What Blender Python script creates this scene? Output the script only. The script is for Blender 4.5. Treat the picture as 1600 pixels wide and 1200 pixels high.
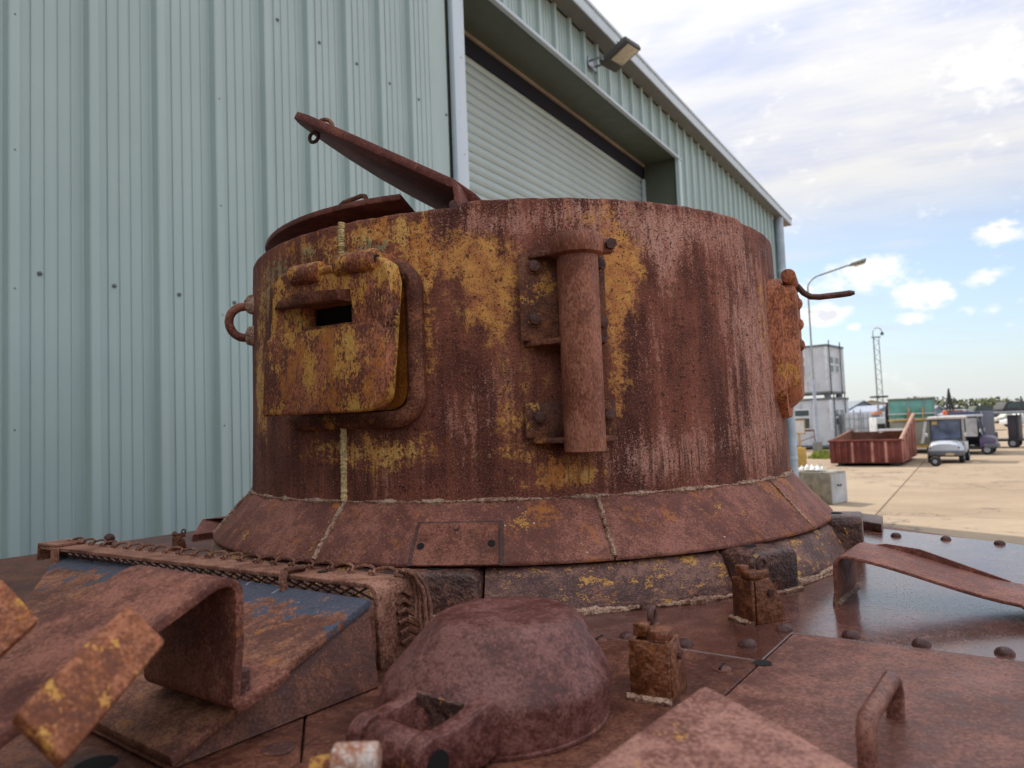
import bpy, bmesh, math, random
from math import sin, cos, radians, pi, sqrt, atan2, hypot, exp
from mathutils import Vector, Matrix
random.seed(7)
V = Vector
scene = bpy.context.scene
for o in list(bpy.data.objects): bpy.data.objects.remove(o)
COL = scene.collection

# ------------------------------------------------------------------ camera, sky, sun, exposure
CAM_Z = 2.1; PITCH = radians(3.35); ROLL = radians(2.2); FPX = 1150.0
fwd = V((0, cos(PITCH), sin(PITCH))); up0 = V((0, -sin(PITCH), cos(PITCH))); rt0 = V((1, 0, 0))
RT = rt0 * cos(ROLL) - up0 * sin(ROLL); UP = rt0 * sin(ROLL) + up0 * cos(ROLL)
cd = bpy.data.cameras.new('camera'); cam = bpy.data.objects.new('camera', cd); COL.objects.link(cam)
cam.matrix_world = Matrix(((RT.x, UP.x, -fwd.x, 0), (RT.y, UP.y, -fwd.y, 0), (RT.z, UP.z, -fwd.z, CAM_Z), (0, 0, 0, 1)))
cd.sensor_width = 36; cd.lens = 36 * FPX / 1600; cd.clip_start = .02; cd.clip_end = 3000
cd.dof.use_dof = True; cd.dof.focus_distance = 1.35; cd.dof.aperture_fstop = 7.0
scene.camera = cam
SUN_AZ = radians(-30); SUN_EL = radians(44)          # azimuth from +Y towards +X
world = bpy.data.worlds.new('World'); scene.world = world; world.use_nodes = True
world.cycles.sampling_method = 'MANUAL'; world.cycles.sample_map_resolution = 512
sd = bpy.data.lights.new('sun', 'SUN'); sd.energy = 2.0; sd.angle = radians(.6); sd.color = (1, .93, .82)
sun = bpy.data.objects.new('sun', sd); COL.objects.link(sun)
sdir = V((sin(SUN_AZ) * cos(SUN_EL), cos(SUN_AZ) * cos(SUN_EL), sin(SUN_EL)))
sun.rotation_euler = sdir.to_track_quat('Z', 'Y').to_euler()
scene.render.engine = 'CYCLES'
cy = scene.cycles; cy.max_bounces = 4; cy.diffuse_bounces = 2; cy.glossy_bounces = 2; cy.transmission_bounces = 3; cy.transparent_max_bounces = 4; cy.use_denoising = True; cy.use_adaptive_sampling = True; cy.adaptive_threshold = .02; cy.caustics_reflective = False; cy.caustics_refractive = False
vs = scene.view_settings; vs.view_transform = 'Standard'; vs.look = 'None'; vs.exposure = 1.15; vs.gamma = 1; vs.use_curve_mapping = False

# ------------------------------------------------------------------ node helpers
class NT:
    def __init__(s, tree): s.t = tree; s.N = tree.nodes; s.L = tree.links
    def put(s, sock, val):
        if hasattr(val, 'is_linked') or isinstance(val, bpy.types.NodeSocket): s.L.new(val, sock)
        else:
            if sock.type == 'RGBA' and len(val) == 3: val = (*val, 1)
            sock.default_value = val
    def math(s, op, a, b=0.0, c=None, clamp=False):
        n = s.N.new('ShaderNodeMath'); n.operation = op; n.use_clamp = clamp
        s.put(n.inputs[0], a); s.put(n.inputs[1], b)
        if c is not None: s.put(n.inputs[2], c)
        return n.outputs[0]
    def vmath(s, op, a, b=(0, 0, 0)):
        n = s.N.new('ShaderNodeVectorMath'); n.operation = op; s.put(n.inputs[0], a); s.put(n.inputs[1], b)
        return n.outputs[1] if op in ('LENGTH', 'DISTANCE', 'DOT_PRODUCT') else n.outputs[0]
    def mul(s, vec, k): return s.vmath('MULTIPLY', vec, k)
    def noise(s, vec, scale=5, detail=4, rough=.55, dist=0, color=False):
        n = s.N.new('ShaderNodeTexNoise'); s.put(n.inputs['Vector'], vec)
        n.inputs['Scale'].default_value = scale; n.inputs['Detail'].default_value = detail
        n.inputs['Roughness'].default_value = rough; n.inputs['Distortion'].default_value = dist
        return n.outputs[1 if color else 0]
    def voro(s, vec, scale, feature='F1'):
        n = s.N.new('ShaderNodeTexVoronoi'); n.feature = feature; s.put(n.inputs['Vector'], vec); n.inputs['Scale'].default_value = scale
        return n.outputs[0]
    def mix(s, f, a, b, blend='MIX'):
        n = s.N.new('ShaderNodeMix'); n.data_type = 'RGBA'; n.blend_type = blend; n.clamp_factor = True
        s.put(n.inputs[0], f); s.put(n.inputs[6], a); s.put(n.inputs[7], b); return n.outputs[2]
    def step(s, x, lo, hi, a=0.0, b=1.0):
        n = s.N.new('ShaderNodeMapRange'); n.interpolation_type = 'SMOOTHSTEP'
        s.put(n.inputs[0], x); n.inputs[1].default_value = lo; n.inputs[2].default_value = hi
        n.inputs[3].default_value = a; n.inputs[4].default_value = b; return n.outputs[0]
    def sep(s, vec):
        n = s.N.new('ShaderNodeSeparateXYZ'); s.put(n.inputs[0], vec); return n.outputs
    def comb(s, x=0.0, y=0.0, z=0.0):
        n = s.N.new('ShaderNodeCombineXYZ'); s.put(n.inputs[0], x); s.put(n.inputs[1], y); s.put(n.inputs[2], z); return n.outputs[0]
    def coord(s, which='Object'):
        n = s.N.new('ShaderNodeTexCoord'); return n.outputs[which]
    def attr(s, name, out='Color'):
        n = s.N.new('ShaderNodeAttribute'); n.attribute_name = name; return n.outputs[out]
    def bump(s, h, strength=.3, dist=.002, normal=None):
        n = s.N.new('ShaderNodeBump'); s.put(n.inputs['Height'], h); n.inputs['Strength'].default_value = strength; n.inputs['Distance'].default_value = dist
        if normal is not None: s.L.new(normal, n.inputs['Normal'])
        return n.outputs[0]
def newmat(name):
    m = bpy.data.materials.new(name); m.use_nodes = True
    t = NT(m.node_tree); b = m.node_tree.nodes['Principled BSDF']
    return m, t, b
MATS = {}
def plain(name, col, rough=.6, metal=0, var=.12, scale=3, bump=0, spec=.5, dirt=None):
    """painted / plastic / concrete surface with a little tonal variation"""
    if name in MATS: return MATS[name]
    m, t, b = newmat(name); P = t.coord()
    n = t.noise(P, scale, 6, .6); c2 = tuple(max(0, c * (1 - var * 2)) for c in col); c1 = tuple(min(1, c * (1 + var)) for c in col)
    c = t.mix(t.step(n, .3, .7), c2, c1)
    if dirt:
        d = t.noise(t.mul(P, (1, 1, .35)), scale * 2.3, 7, .65)
        c = t.mix(t.step(d, .52, .7, 0, .75), c, dirt)
    t.put(b.inputs['Base Color'], c); t.put(b.inputs['Roughness'], t.step(n, .2, .8, max(.03, rough - .08), min(1, rough + .08)))
    b.inputs['Metallic'].default_value = metal; b.inputs['Specular IOR Level'].default_value = spec
    if bump: t.put(b.inputs['Normal'], t.bump(t.noise(P, scale * 12, 5, .6), bump, .004))
    MATS[name] = m; return m

DARK = (.066, .024, .018); BROWN = (.17, .062, .044); PINK = (.36, .165, .13); PALE = (.40, .27, .24)
ORANGE = (.47, .17, .035); OCHRE = (.56, .28, .06); YELLOW = (.60, .37, .10); SAGE = (.25, .27, .15)
def rust(name, dark=DARK, mid=BROWN, light=PINK, light_amt=.5, orange=.35, ochre=.0, specks=.5, rough=.72, bump=.5, scale=1.0, stretch=(1, 1, 1), extra=None, wet=None, spec=.28, sat=1.32, gain=1.48):
    """weathered rusty steel: large tone clouds, fine light and dark grain, orange bloom, old paint remnants, pitted relief"""
    m, t, b = newmat(name); P0 = t.coord(); P = t.mul(P0, tuple(scale * q for q in stretch))
    def rich(c):
        l = .3 * c[0] + .55 * c[1] + .15 * c[2]; return tuple(max(.004, (l + (k - l) * sat) * gain * w) for k, w in zip(c, (1.0, .92, .84)))
    dark, mid, light = rich(dark), rich(mid), rich(light)
    PS = t.mul(P0, stretch); big = t.noise(P, 7, 2, .6); med = t.noise(P, 34, 4, .65); fine = t.noise(PS, 120, 3, .75); grit = t.noise(PS, 300, 1, .7)
    bm_ = t.math('ADD', t.math('MULTIPLY', big, .34), t.math('MULTIPLY', med, .36))
    c = t.mix(t.step(t.math('ADD', bm_, t.math('MULTIPLY', fine, .3)), .36, .62), dark, mid)
    lm = t.math('ADD', t.math('MULTIPLY', bm_, .9), t.math('ADD', t.math('MULTIPLY', grit, .28), t.math('MULTIPLY', fine, .2)))
    c = t.mix(t.step(lm, .60 - .20 * light_amt, .76 - .20 * light_amt, 0, .8), c, light)
    om = t.math('ADD', t.math('MULTIPLY', t.noise(t.vmath('ADD', P, (3.1, 1.7, 9.2)), 13, 4, .68), .75), t.math('MULTIPLY', fine, .25))
    c = t.mix(t.step(om, .66 - .22 * orange, .74 - .2 * orange, 0, .8), c, ORANGE)
    if ochre:
        ym = t.math('ADD', t.math('MULTIPLY', t.noise(t.vmath('ADD', P, (8.3, 4.4, 2.9)), 16, 5, .7), .8), t.math('MULTIPLY', grit, .2))
        c = t.mix(t.step(ym, .66 - .2 * ochre, .70 - .2 * ochre, 0, .9), c, OCHRE)
        c = t.mix(t.step(ym, .72 - .2 * ochre, .77 - .2 * ochre, 0, .8), c, YELLOW)
    if extra: c = extra(t, P0, c, med, fine)
    c = t.mix(t.step(fine, .56, .70, 0, min(1, specks * 1.1)), c, tuple(k * .5 for k in dark))
    c = t.mix(t.step(grit, .56, .76, 0, min(1, specks * .5)), c, tuple(min(1, k * 1.2) for k in light))
    c = t.mix(t.step(grit, .43, .30, 0, min(1, specks * .7)), c, tuple(k * .7 for k in dark))
    t.put(b.inputs['Base Color'], c)
    r = t.step(med, .3, .75, rough - .1, min(1, rough + .12))
    h = t.math('ADD', t.math('MULTIPLY', fine, .6), t.math('MULTIPLY', t.noise(P, 60, 1, .6), .8))
    nrm = t.bump(h, min(1, bump * 1.5), .0028)
    if wet:
        r, nrm = wet(t, P0, r, med, fine, grit, h, nrm)
    t.put(b.inputs['Roughness'], r); b.inputs['Specular IOR Level'].default_value = spec
    t.put(b.inputs['Normal'], nrm)
    MATS[name] = m; return m

# ------------------------------------------------------------------ sky with high thin cloud and low cumulus
def build_sky():
    t = NT(world.node_tree); N = t.N; bg = N['Background']
    sky = N.new('ShaderNodeTexSky'); sky.sky_type = 'NISHITA'; sky.sun_disc = False
    sky.sun_elevation = SUN_EL; sky.sun_rotation = SUN_AZ; sky.air_density = 1.0; sky.dust_density = 1.2; sky.ozone_density = 1.4
    D = t.vmath('NORMALIZE', t.coord('Generated')); x, y, z = t.sep(D)
    zz = t.math('MAXIMUM', z, 0.0)
    # sheet of high thin cloud: planar projection, streaked
    k = t.math('DIVIDE', 1.0, t.math('ADD', zz, .16))
    pl = t.comb(t.math('MULTIPLY', x, k), t.math('MULTIPLY', y, k), 0.0)
    rot = N.new('ShaderNodeVectorRotate'); rot.rotation_type = 'Z_AXIS'; t.L.new(pl, rot.inputs[0]); rot.inputs['Angle'].default_value = radians(24)
    st = t.mul(rot.outputs[0], (.55, 1.9, 1))
    n1 = t.noise(st, 1.5, 5, .62); n2 = t.noise(t.mul(rot.outputs[0], (1.2, 3.4, 1)), 3.4, 3, .65)
    nb = t.noise(rot.outputs[0], .7, 1, .5)
    sheet = t.math('ADD', t.math('MULTIPLY', n1, .46), t.math('ADD', t.math('MULTIPLY', n2, .18), t.math('MULTIPLY', nb, .36)))
    hi = t.step(z, .17, .30)
    cover = t.math('MULTIPLY', hi, t.step(sheet, .26, .50, .55, 1.0))
    wisp = t.math('MULTIPLY', t.step(z, .02, .12), t.step(sheet, .50, .64, 0, .55))
    ccol = t.mix(t.step(sheet, .36, .60), (3.1, 3.4, 4.5), (4.85, 4.8, 4.75))
    glow = t.math('POWER', t.math('MAXIMUM', t.vmath('DOT_PRODUCT', D, tuple(sdir)), 0.0), 4.0)
    ccol = t.mix(t.math('MULTIPLY', glow, .6), ccol, (5.7, 5.5, 5.15))
    ccol = t.vmath('SCALE', ccol) if False else t.mix(1.0, ccol, t.comb(*[t.math('ADD', .76, t.math('MULTIPLY', zz, 1.0))] * 3), 'MULTIPLY')   # thicker, brighter overhead as under any thin overcast
    c = t.mix(t.math('MAXIMUM', cover, wisp), SKYC(t, sky), ccol)
    # cumulus low down
    az = t.math('ARCTAN2', x, y); wob = t.noise(t.mul(D, (1, 1, 1.6)), 13, 3, .62); w2 = t.noise(t.mul(D, (1, 1, 1.6)), 60, 3, .6)
    best = None
    for (a, e, ra, re) in CUM:
        dx = t.math('DIVIDE', t.math('SUBTRACT', az, radians(a)), radians(ra)); dz = t.math('DIVIDE', t.math('SUBTRACT', z, sin(radians(e))), sin(radians(re)))
        rr = t.math('SQRT', t.math('ADD', t.math('MULTIPLY', dx, dx), t.math('MULTIPLY', dz, dz)))
        q = t.math('SUBTRACT', 1.0, rr)
        best = q if best is None else t.math('MAXIMUM', best, q)
    gen = t.math('SUBTRACT', t.math('MULTIPLY', t.noise(t.mul(D, (1, 1, 3.2)), 4.2, 1, .5), 2.2), 1.32)
    gen = t.math('MULTIPLY', gen, t.step(t.math('ABSOLUTE', t.math('SUBTRACT', az, radians(26))), radians(14), radians(24)))
    band = t.math('MULTIPLY', t.step(z, .05, .10), t.step(z, .30, .22))
    best = t.math('MAXIMUM', best, t.math('SUBTRACT', t.math('MULTIPLY', gen, band), .12))
    q = t.math('ADD', best, t.math('ADD', t.math('MULTIPLY', t.math('SUBTRACT', wob, .5), 2.6), t.math('MULTIPLY', t.math('SUBTRACT', w2, .5), 1.0)))
    m = t.step(q, .05, .85)
    core = t.step(t.math('ADD', q, t.math('MULTIPLY', t.math('SUBTRACT', w2, .5), 1.2)), .7, 1.3)
    cu = t.mix(core, (6.5, 6.4, 6.1), (4.9, 4.95, 5.3))
    c = t.mix(m, c, cu)
    # pale haze at the horizon
    c = t.mix(t.step(z, .10, -.01, 0, .8), c, (4.5, 4.75, 4.85))
    t.put(bg.inputs[0], c); bg.inputs[1].default_value = SKY_STR
CUM = [(25.8, 9.3, 4.6, 1.9), (29.0, 8.0, 3.0, 1.4), (23.5, 7.2, 2.6, 1.1), (28.8, 6.3, 1.6, .75), (33.1, 8.6, 2.2, .85), (34.0, 11.2, 2.1, 1.0), (34.6, 21.5, 5.2, 2.6), (25.2, 6.1, .8, .4)]
SKY_STR = .081
def SKYC(t, sky): return t.mix(.30, t.mix(1.0, sky.outputs[0], (.92, .97, 1.02), 'MULTIPLY'), (4.2, 4.6, 5.3))
build_sky()

# ------------------------------------------------------------------ mesh helpers
class MB:
    def __init__(s): s.v = []; s.f = []
    def add(s, vs, fs):
        k = len(s.v); s.v += [V(p) for p in vs]; s.f += [tuple(i + k for i in f) for f in fs]; return s
    def prism(s, poly, vec):
        n = len(poly); vec = V(vec); a = [V(p) for p in poly]
        return s.add(a + [p + vec for p in a], [tuple(range(n - 1, -1, -1)), tuple(range(n, 2 * n))] + [(i, (i + 1) % n, n + (i + 1) % n, n + i) for i in range(n)])
    def box(s, c, size, X=(1, 0, 0), Y=(0, 1, 0), Z=(0, 0, 1)):
        c = V(c); X = V(X) * size[0] / 2; Y = V(Y) * size[1] / 2; Z = V(Z) * size[2] / 2
        return s.prism([c - X - Y - Z, c + X - Y - Z, c + X + Y - Z, c - X + Y - Z], Z * 2)
    def bx(s, x0, x1, y0, y1, z0, z1): return s.box(((x0 + x1) / 2, (y0 + y1) / 2, (z0 + z1) / 2), (x1 - x0, y1 - y0, z1 - z0))
    def tube(s, path, r, n=10, closed=False, flat=1.0):
        P = [V(p) for p in path]; m = len(P); vs = []; fs = []; prev = None
        for i in range(m):
            if closed: d = P[(i + 1) % m] - P[i - 1]
            else: d = P[min(i + 1, m - 1)] - P[max(i - 1, 0)]
            d.normalize()
            if prev is None: a = d.orthogonal().normalized()
            else:
                a = prev - d * prev.dot(d)
                a = a.normalized() if a.length > 1e-6 else d.orthogonal().normalized()
            prev = a; b = d.cross(a); rr = r[i] if isinstance(r, (list, tuple)) else r
            vs += [P[i] + (a * cos(2 * pi * k / n) + b * sin(2 * pi * k / n) * flat) * rr for k in range(n)]
        for i in range(m if closed else m - 1):
            j = (i + 1) % m
            fs += [(i * n + k, i * n + (k + 1) % n, j * n + (k + 1) % n, j * n + k) for k in range(n)]
        if not closed: fs += [tuple(range(n - 1, -1, -1)), tuple(range((m - 1) * n, m * n))]
        return s.add(vs, fs)
    def cyl(s, a, b, r, n=16): return s.tube([a, b], r, n)
    def lathe(s, prof, c, n=32, a0=0.0, a1=2 * pi, caps=False):
        full = abs(a1 - a0 - 2 * pi) < 1e-6; m = n if full else n + 1; c = V(c); vs = []; fs = []; k = len(prof)
        for i in range(m):
            a = a0 + (a1 - a0) * i / n
            vs += [c + V((sin(a) * r, -cos(a) * r, z)) for r, z in prof]
        for i in range(n):
            j = (i + 1) % m
            fs += [(i * k + q, j * k + q, j * k + q + 1, i * k + q + 1) for q in range(k - 1)]
        if caps and not full: fs += [tuple(range(k)), tuple(range((m - 1) * k + k - 1, (m - 1) * k - 1, -1))]
        return s.add(vs, fs)
    def ball(s, c, r, n=12, m=7, sc=(1, 1, 1), half=False, X=(1, 0, 0), Y=(0, 1, 0), Z=(0, 0, 1)):
        c = V(c); X = V(X); Y = V(Y); Z = V(Z); vs = []; fs = []; lo = 0 if half else -pi / 2
        for i in range(m + 1):
            e = lo + (pi / 2 - lo) * i / m
            for k in range(n):
                a = 2 * pi * k / n; vs.append(c + (X * cos(a) * cos(e) * sc[0] + Y * sin(a) * cos(e) * sc[1] + Z * sin(e) * sc[2]) * r)
        for i in range(m): fs += [(i * n + k, i * n + (k + 1) % n, (i + 1) * n + (k + 1) % n, (i + 1) * n + k) for k in range(n)]
        if half: fs.append(tuple(range(n - 1, -1, -1)))
        return s.add(vs, fs)
    def strip(s, ptsA, ptsB, thick):
        """sheet between two polylines, thickened along its normal"""
        n = len(ptsA); A = [V(p) for p in ptsA]; B = [V(p) for p in ptsB]; nr = []
        for i in range(n):
            d = A[min(i + 1, n - 1)] - A[max(i - 1, 0)]; nr.append(d.cross(B[i] - A[i]).normalized() * thick)
        vs = A + B + [A[i] - nr[i] for i in range(n)] + [B[i] - nr[i] for i in range(n)]; fs = []
        for i in range(n - 1):
            fs += [(i, i + 1, n + i + 1, n + i), (2 * n + i, 3 * n + i, 3 * n + i + 1, 2 * n + i + 1), (i, 2 * n + i, 2 * n + i + 1, i + 1), (n + i, n + i + 1, 3 * n + i + 1, 3 * n + i)]
        fs += [(0, n, 3 * n, 2 * n), (n - 1, 3 * n - 1, 4 * n - 1, 2 * n - 1)]
        return s.add(vs, fs)
    def mesh(s, name, mat, off=(0, 0, 0), bevel=0, seg=2, angle=35, rough=0):
        off = V(off); me = bpy.data.meshes.new(name); me.from_pydata([p - off for p in s.v], [], s.f)
        bm = bmesh.new(); bm.from_mesh(me)
        bmesh.ops.remove_doubles(bm, verts=bm.verts, dist=1e-5); bmesh.ops.recalc_face_normals(bm, faces=bm.faces)
        if bevel:
            es = [e for e in bm.edges if len(e.link_faces) == 2 and e.calc_face_angle(0) > radians(32)]
            bmesh.ops.bevel(bm, geom=es, offset=bevel, segments=seg, profile=.5, affect='EDGES', clamp_overlap=True)
        if rough:
            for v in bm.verts: v.co += V((random.gauss(0, rough), random.gauss(0, rough), random.gauss(0, rough)))
        bm.to_mesh(me); bm.free()
        for p in me.polygons: p.use_smooth = True
        try: me.set_sharp_from_angle(angle=radians(angle))
        except Exception: pass
        me.materials.append(mat); return me
    def build(s, name, mat, parent=None, off=None, **kw):
        if off is None: off = root_loc(parent) if parent else (0, 0, 0)
        return link(name, s.mesh(name, mat, off, **kw), parent)
def root_loc(o):
    while o.parent: o = o.parent
    return o.location.copy() if o.get('_built_world', True) else V((0, 0, 0))
def link(name, me, parent=None):
    o = bpy.data.objects.new(name, me); COL.objects.link(o); o.parent = parent; return o
def tag(o, label, cat, group=None):
    o['label'] = label; o['category'] = cat
    if group: o['group'] = group
    return o
def thing(name, label, cat, loc=(0, 0, 0), rz=0.0, group=None):
    o = bpy.data.objects.new(name, None); COL.objects.link(o); o.location = loc; o.rotation_euler = (0, 0, rz); o.empty_display_size = .1
    return tag(o, label, cat, group)
def struct(o): o['kind'] = 'structure'; return o
def copies(me, name, parent, pts, off):
    for p in pts:
        o = link(name, me, parent); o.location = V(p) - V(off)
def ray(u, v): return fwd + RT * ((u - 800) / FPX) - UP * ((v - 600) / FPX)
def pz(u, v, z):
    d = ray(u, v); return V((0, 0, CAM_Z)) + d * ((z - CAM_Z) / d.z)
def py(u, v, y):
    d = ray(u, v); return V((0, 0, CAM_Z)) + d * (y / d.y)

# ------------------------------------------------------------------ materials of the place
def m_cladding(name, col, rough=.36):
    m, t, b = newmat(name); P = t.coord(); n = t.noise(t.mul(P, (1, 1, .12)), 6, 5, .6); n2 = t.noise(P, 1.3, 4, .5); n3 = t.noise(t.mul(P, (4, 4, .3)), 20, 4, .6)
    c = t.mix(t.step(n2, .3, .7), tuple(k * .93 for k in col), col)
    c = t.mix(t.step(n, .5, .75, 0, .12), c, tuple(k * .8 for k in col))
    t.put(b.inputs['Base Color'], c); t.put(b.inputs['Roughness'], t.step(n, .3, .7, rough - .06, rough + .1))
    b.inputs['Specular IOR Level'].default_value = .6
    t.put(b.inputs['Normal'], t.bump(t.noise(P, 3, 3, .5), .08, .01)); return m
M_CLAD = m_cladding('sheet_steel_sage', (.44, .55, .535)); M_TRIM = m_cladding('trim_steel', (.58, .66, .73), .32)
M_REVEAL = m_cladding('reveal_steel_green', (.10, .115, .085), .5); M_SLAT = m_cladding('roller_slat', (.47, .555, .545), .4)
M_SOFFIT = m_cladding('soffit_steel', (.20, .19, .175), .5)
def ground_mat(name, slab=True):
    m, t, b = newmat(name); P = t.coord('Object') if not slab else None
    g = t.N.new('ShaderNodeNewGeometry'); P = g.outputs['Position']
    a = t.noise(P, .35, 6, .6); f = t.noise(P, 9, 6, .65); s = t.noise(t.mul(P, (.4, 2.2, 1)), .9, 6, .6, .4)
    c = t.mix(t.step(a, .3, .7), (.28, .20, .127), (.365, .275, .182))
    c = t.mix(t.step(s, .54, .70, 0, .55), c, (.24, .175, .12))
    c = t.mix(t.step(f, .50, .72, 0, .5), c, (.19, .145, .105))
    c = t.mix(t.step(t.noise(P, 1.7, 5, .65), .52, .70, 0, .45), c, (.22, .17, .125))
    c = t.mix(t.step(t.noise(t.mul(P, (.08, 1.6, 1)), 1.5, 4, .6), .60, .70, 0, .35), c, (.12, .095, .075))
    if slab:
        oi = t.N.new('ShaderNodeObjectInfo'); c = t.mix(t.step(oi.outputs['Random'], 0, 1, 0, .28), c, (.46, .36, .26))
        vv = t.voro(t.vmath('ADD', t.mul(P, (.2, .2, .2)), t.noise(P, .7, 4, .6, color=True)), 1.1, 'DISTANCE_TO_EDGE')
        c = t.mix(t.step(vv, .02, .0, 0, .8), c, (.10, .075, .055))
    t.put(b.inputs['Base Color'], c); b.inputs['Roughness'].default_value = .85
    t.put(b.inputs['Normal'], t.bump(f, .25, .01)); return m
M_SLAB = ground_mat('concrete_slab'); M_GROUND = ground_mat('yard_ground', False)

# ------------------------------------------------------------------ ground
DIR = V((sin(radians(31.8)), cos(radians(31.8)), 0)); NRM = V((cos(radians(31.8)), -sin(radians(31.8)), 0)); WD = 3.37
gb = MB()
n = 24
gx = [-900 + 1800 * i / n for i in range(n + 1)]; gy = [-300 + 1800 * i / n for i in range(n + 1)]
gb.add([(x, y, -.03) for y in gy for x in gx], [(j * (n + 1) + i, j * (n + 1) + i + 1, (j + 1) * (n + 1) + i + 1, (j + 1) * (n + 1) + i) for j in range(n) for i in range(n)])
ground = struct(gb.build('ground', M_GROUND))
sl = MB().bx(-3.0, 3.0, -3.0, 3.0, -.03, 0).mesh('concrete_slab', M_SLAB, bevel=.012, seg=1)
for i in range(0, 15):
    for j in range(-4, 10):
        p = DIR * (6 * i - 4) + NRM * (6.0 * j + 1.2)
        if j < 0 and i < 4: continue
        o = link('concrete_slab', sl, ground); s = 1 - .008 / 3 * random.uniform(.7, 1.5); o.scale = (s, s, 1)
        o.location = (p.x, p.y, random.uniform(-.003, .003)); o.rotation_euler.z = radians(-31.8)

# ------------------------------------------------------------------ warehouse
def W(s, off, z): return DIR * s + NRM * (-WD + off) + V((0, 0, z))
wh = thing('warehouse', 'pale sage green profiled steel warehouse with a wide roller shutter door', 'building', W(8, 0, 0))
PITCHW = .333; OP0, OP1, OPT, EAVE, REV = 4.82, 10.16, 5.88, 6.39, .49; S_END = 16.72
def profile(n):
    """one cladding sheet in section: (along, out) with n ribs"""
    pts = []
    for k in range(n):
        b = k * PITCHW
        pts += [(b - .006, 0), (b + .002, .004), (b + .008, .042), (b + .012, .046), (b + .048, .046), (b + .052, .042), (b + .058, .004), (b + .066, 0)]
        for q in (.112, .168, .224, .280): pts += [(b + q - .004, 0), (b + q, .007), (b + q + .006, .007), (b + q + .010, 0)]
    pts.append((n * PITCHW + .0, 0.0)); return pts
S0 = 1.515 - 9 * PITCHW - .06
def sheet_mesh(z0, z1, n=3):
    mb = MB(); pr = profile(n)
    A = [DIR * a + NRM * o + V((0, 0, z0)) for a, o in pr]; B = [DIR * a + NRM * o + V((0, 0, z1)) for a, o in pr]
    mb.strip(A, B, -.0012); return mb.mesh('cladding_sheet', M_CLAD, angle=20)
full = sheet_mesh(0, EAVE); above = sheet_mesh(OPT, EAVE)
one_full = sheet_mesh(0, EAVE, 1); one_above = sheet_mesh(OPT, EAVE, 1)
base = wh.location.copy(); s = S0; kk = 0
jamb_l = OP0 - .15
while s < S_END - .1:
    if s + 3 * PITCHW <= jamb_l + .05 or (s >= OP1 - .05 and s + 3 * PITCHW <= S_END): me, w = full, 3
    elif s + PITCHW <= jamb_l + .05 or s >= OP1 - .05: me, w = one_full, 1
    elif s + 3 * PITCHW <= OP1 + .1: me, w = above, 3
    else: me, w = one_above, 1
    o = link('cladding_sheet', me, wh); o.location = W(s, .0015 * (kk % 2), 0) - base; s += w * PITCHW; kk += 1
MB().prism([W(4.36, .0, 0), W(jamb_l - .045, .0, 0), W(jamb_l - .045, .002, 0), W(4.36, .002, 0)], (0, 0, EAVE)).build('cladding_strip', M_CLAD, wh)
# back body of the building behind the cladding
bd = MB()
for (a, b, z0, z1) in ((S0 - 8.7, OP0 - .02, 0, EAVE - .02), (OP1 + .02, S_END, 0, EAVE - .02), (OP0 - .02, OP1 + .02, OPT + .02, EAVE - .02)):
    bd.prism([W(a, -.02, z0), W(b, -.02, z0), W(b, -.75, z0), W(a, -.75, z0)], (0, 0, z1 - z0))
bd.prism([W(S0 - 8.7, -.76, 0), W(S_END, -.76, 0), W(S_END, -14, 0), W(S0 - 8.7, -14, 0)], (0, 0, EAVE - .03))
bd.build('wall_core', M_REVEAL, wh)
MB().prism([W(S0 - 9, .20, EAVE + .16), W(S0 - 9, -14.2, EAVE + 1.3), W(S0 - 9, -14.2, EAVE + 1.22), W(S0 - 9, .20, EAVE + .10)], DIR * (S_END - S0 + 9.6)).build('roof', M_TRIM, wh)
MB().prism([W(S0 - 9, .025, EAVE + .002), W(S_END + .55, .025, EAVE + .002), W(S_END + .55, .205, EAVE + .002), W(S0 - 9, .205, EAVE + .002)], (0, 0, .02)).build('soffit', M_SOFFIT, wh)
fa = MB(); fa.prism([W(S0 - 9, .207, EAVE), W(S_END + .57, .207, EAVE), W(S_END + .57, .225, EAVE), W(S0 - 9, .225, EAVE)], (0, 0, .15))
fa.prism([W(S0 - 9, .227, EAVE + .13), W(S_END + .58, .227, EAVE + .13), W(S_END + .58, .24, EAVE + .13), W(S0 - 9, .24, EAVE + .13)], (0, 0, .035))
fa.prism([W(S_END + .552, .02, EAVE - .003), W(S_END + .572, .02, EAVE - .003), W(S_END + .572, .206, EAVE - .003), W(S_END + .552, .206, EAVE - .003)], (0, 0, .15))
fa.build('fascia', M_TRIM, wh, bevel=.004)
rw = MB(); rw.prism([W(-22, .05, 0), W(-9.5, .05, 0), W(-9.5, 15, 0), W(-22, 15, 0)], (0, 0, 5.6)); rwo = rw.build('shade_blocker', M_REVEAL, wh)  # unseen ribbed block added behind the camera to darken surfaces facing it
for k in range(40):
    o = link('blocker_rib', BLOCKER_RIB if k else MB().prism([V((0, 0, 0)), DIR * .03, DIR * .03 + NRM * .05, NRM * .05], (0, 0, 5.4)).mesh('blocker_rib', M_REVEAL), rwo)
    BLOCKER_RIB = o.data; o.location = W(-9.5, .4 + .36 * k, 0) - base
MB().prism([W(-22.3, -.2, 5.6), W(-9.25, -.2, 5.6), W(-9.25, 15.3, 5.6), W(-22.3, 15.3, 5.6)], (0, 0, .22)).build('blocker_roof', M_TRIM, rwo)
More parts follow.
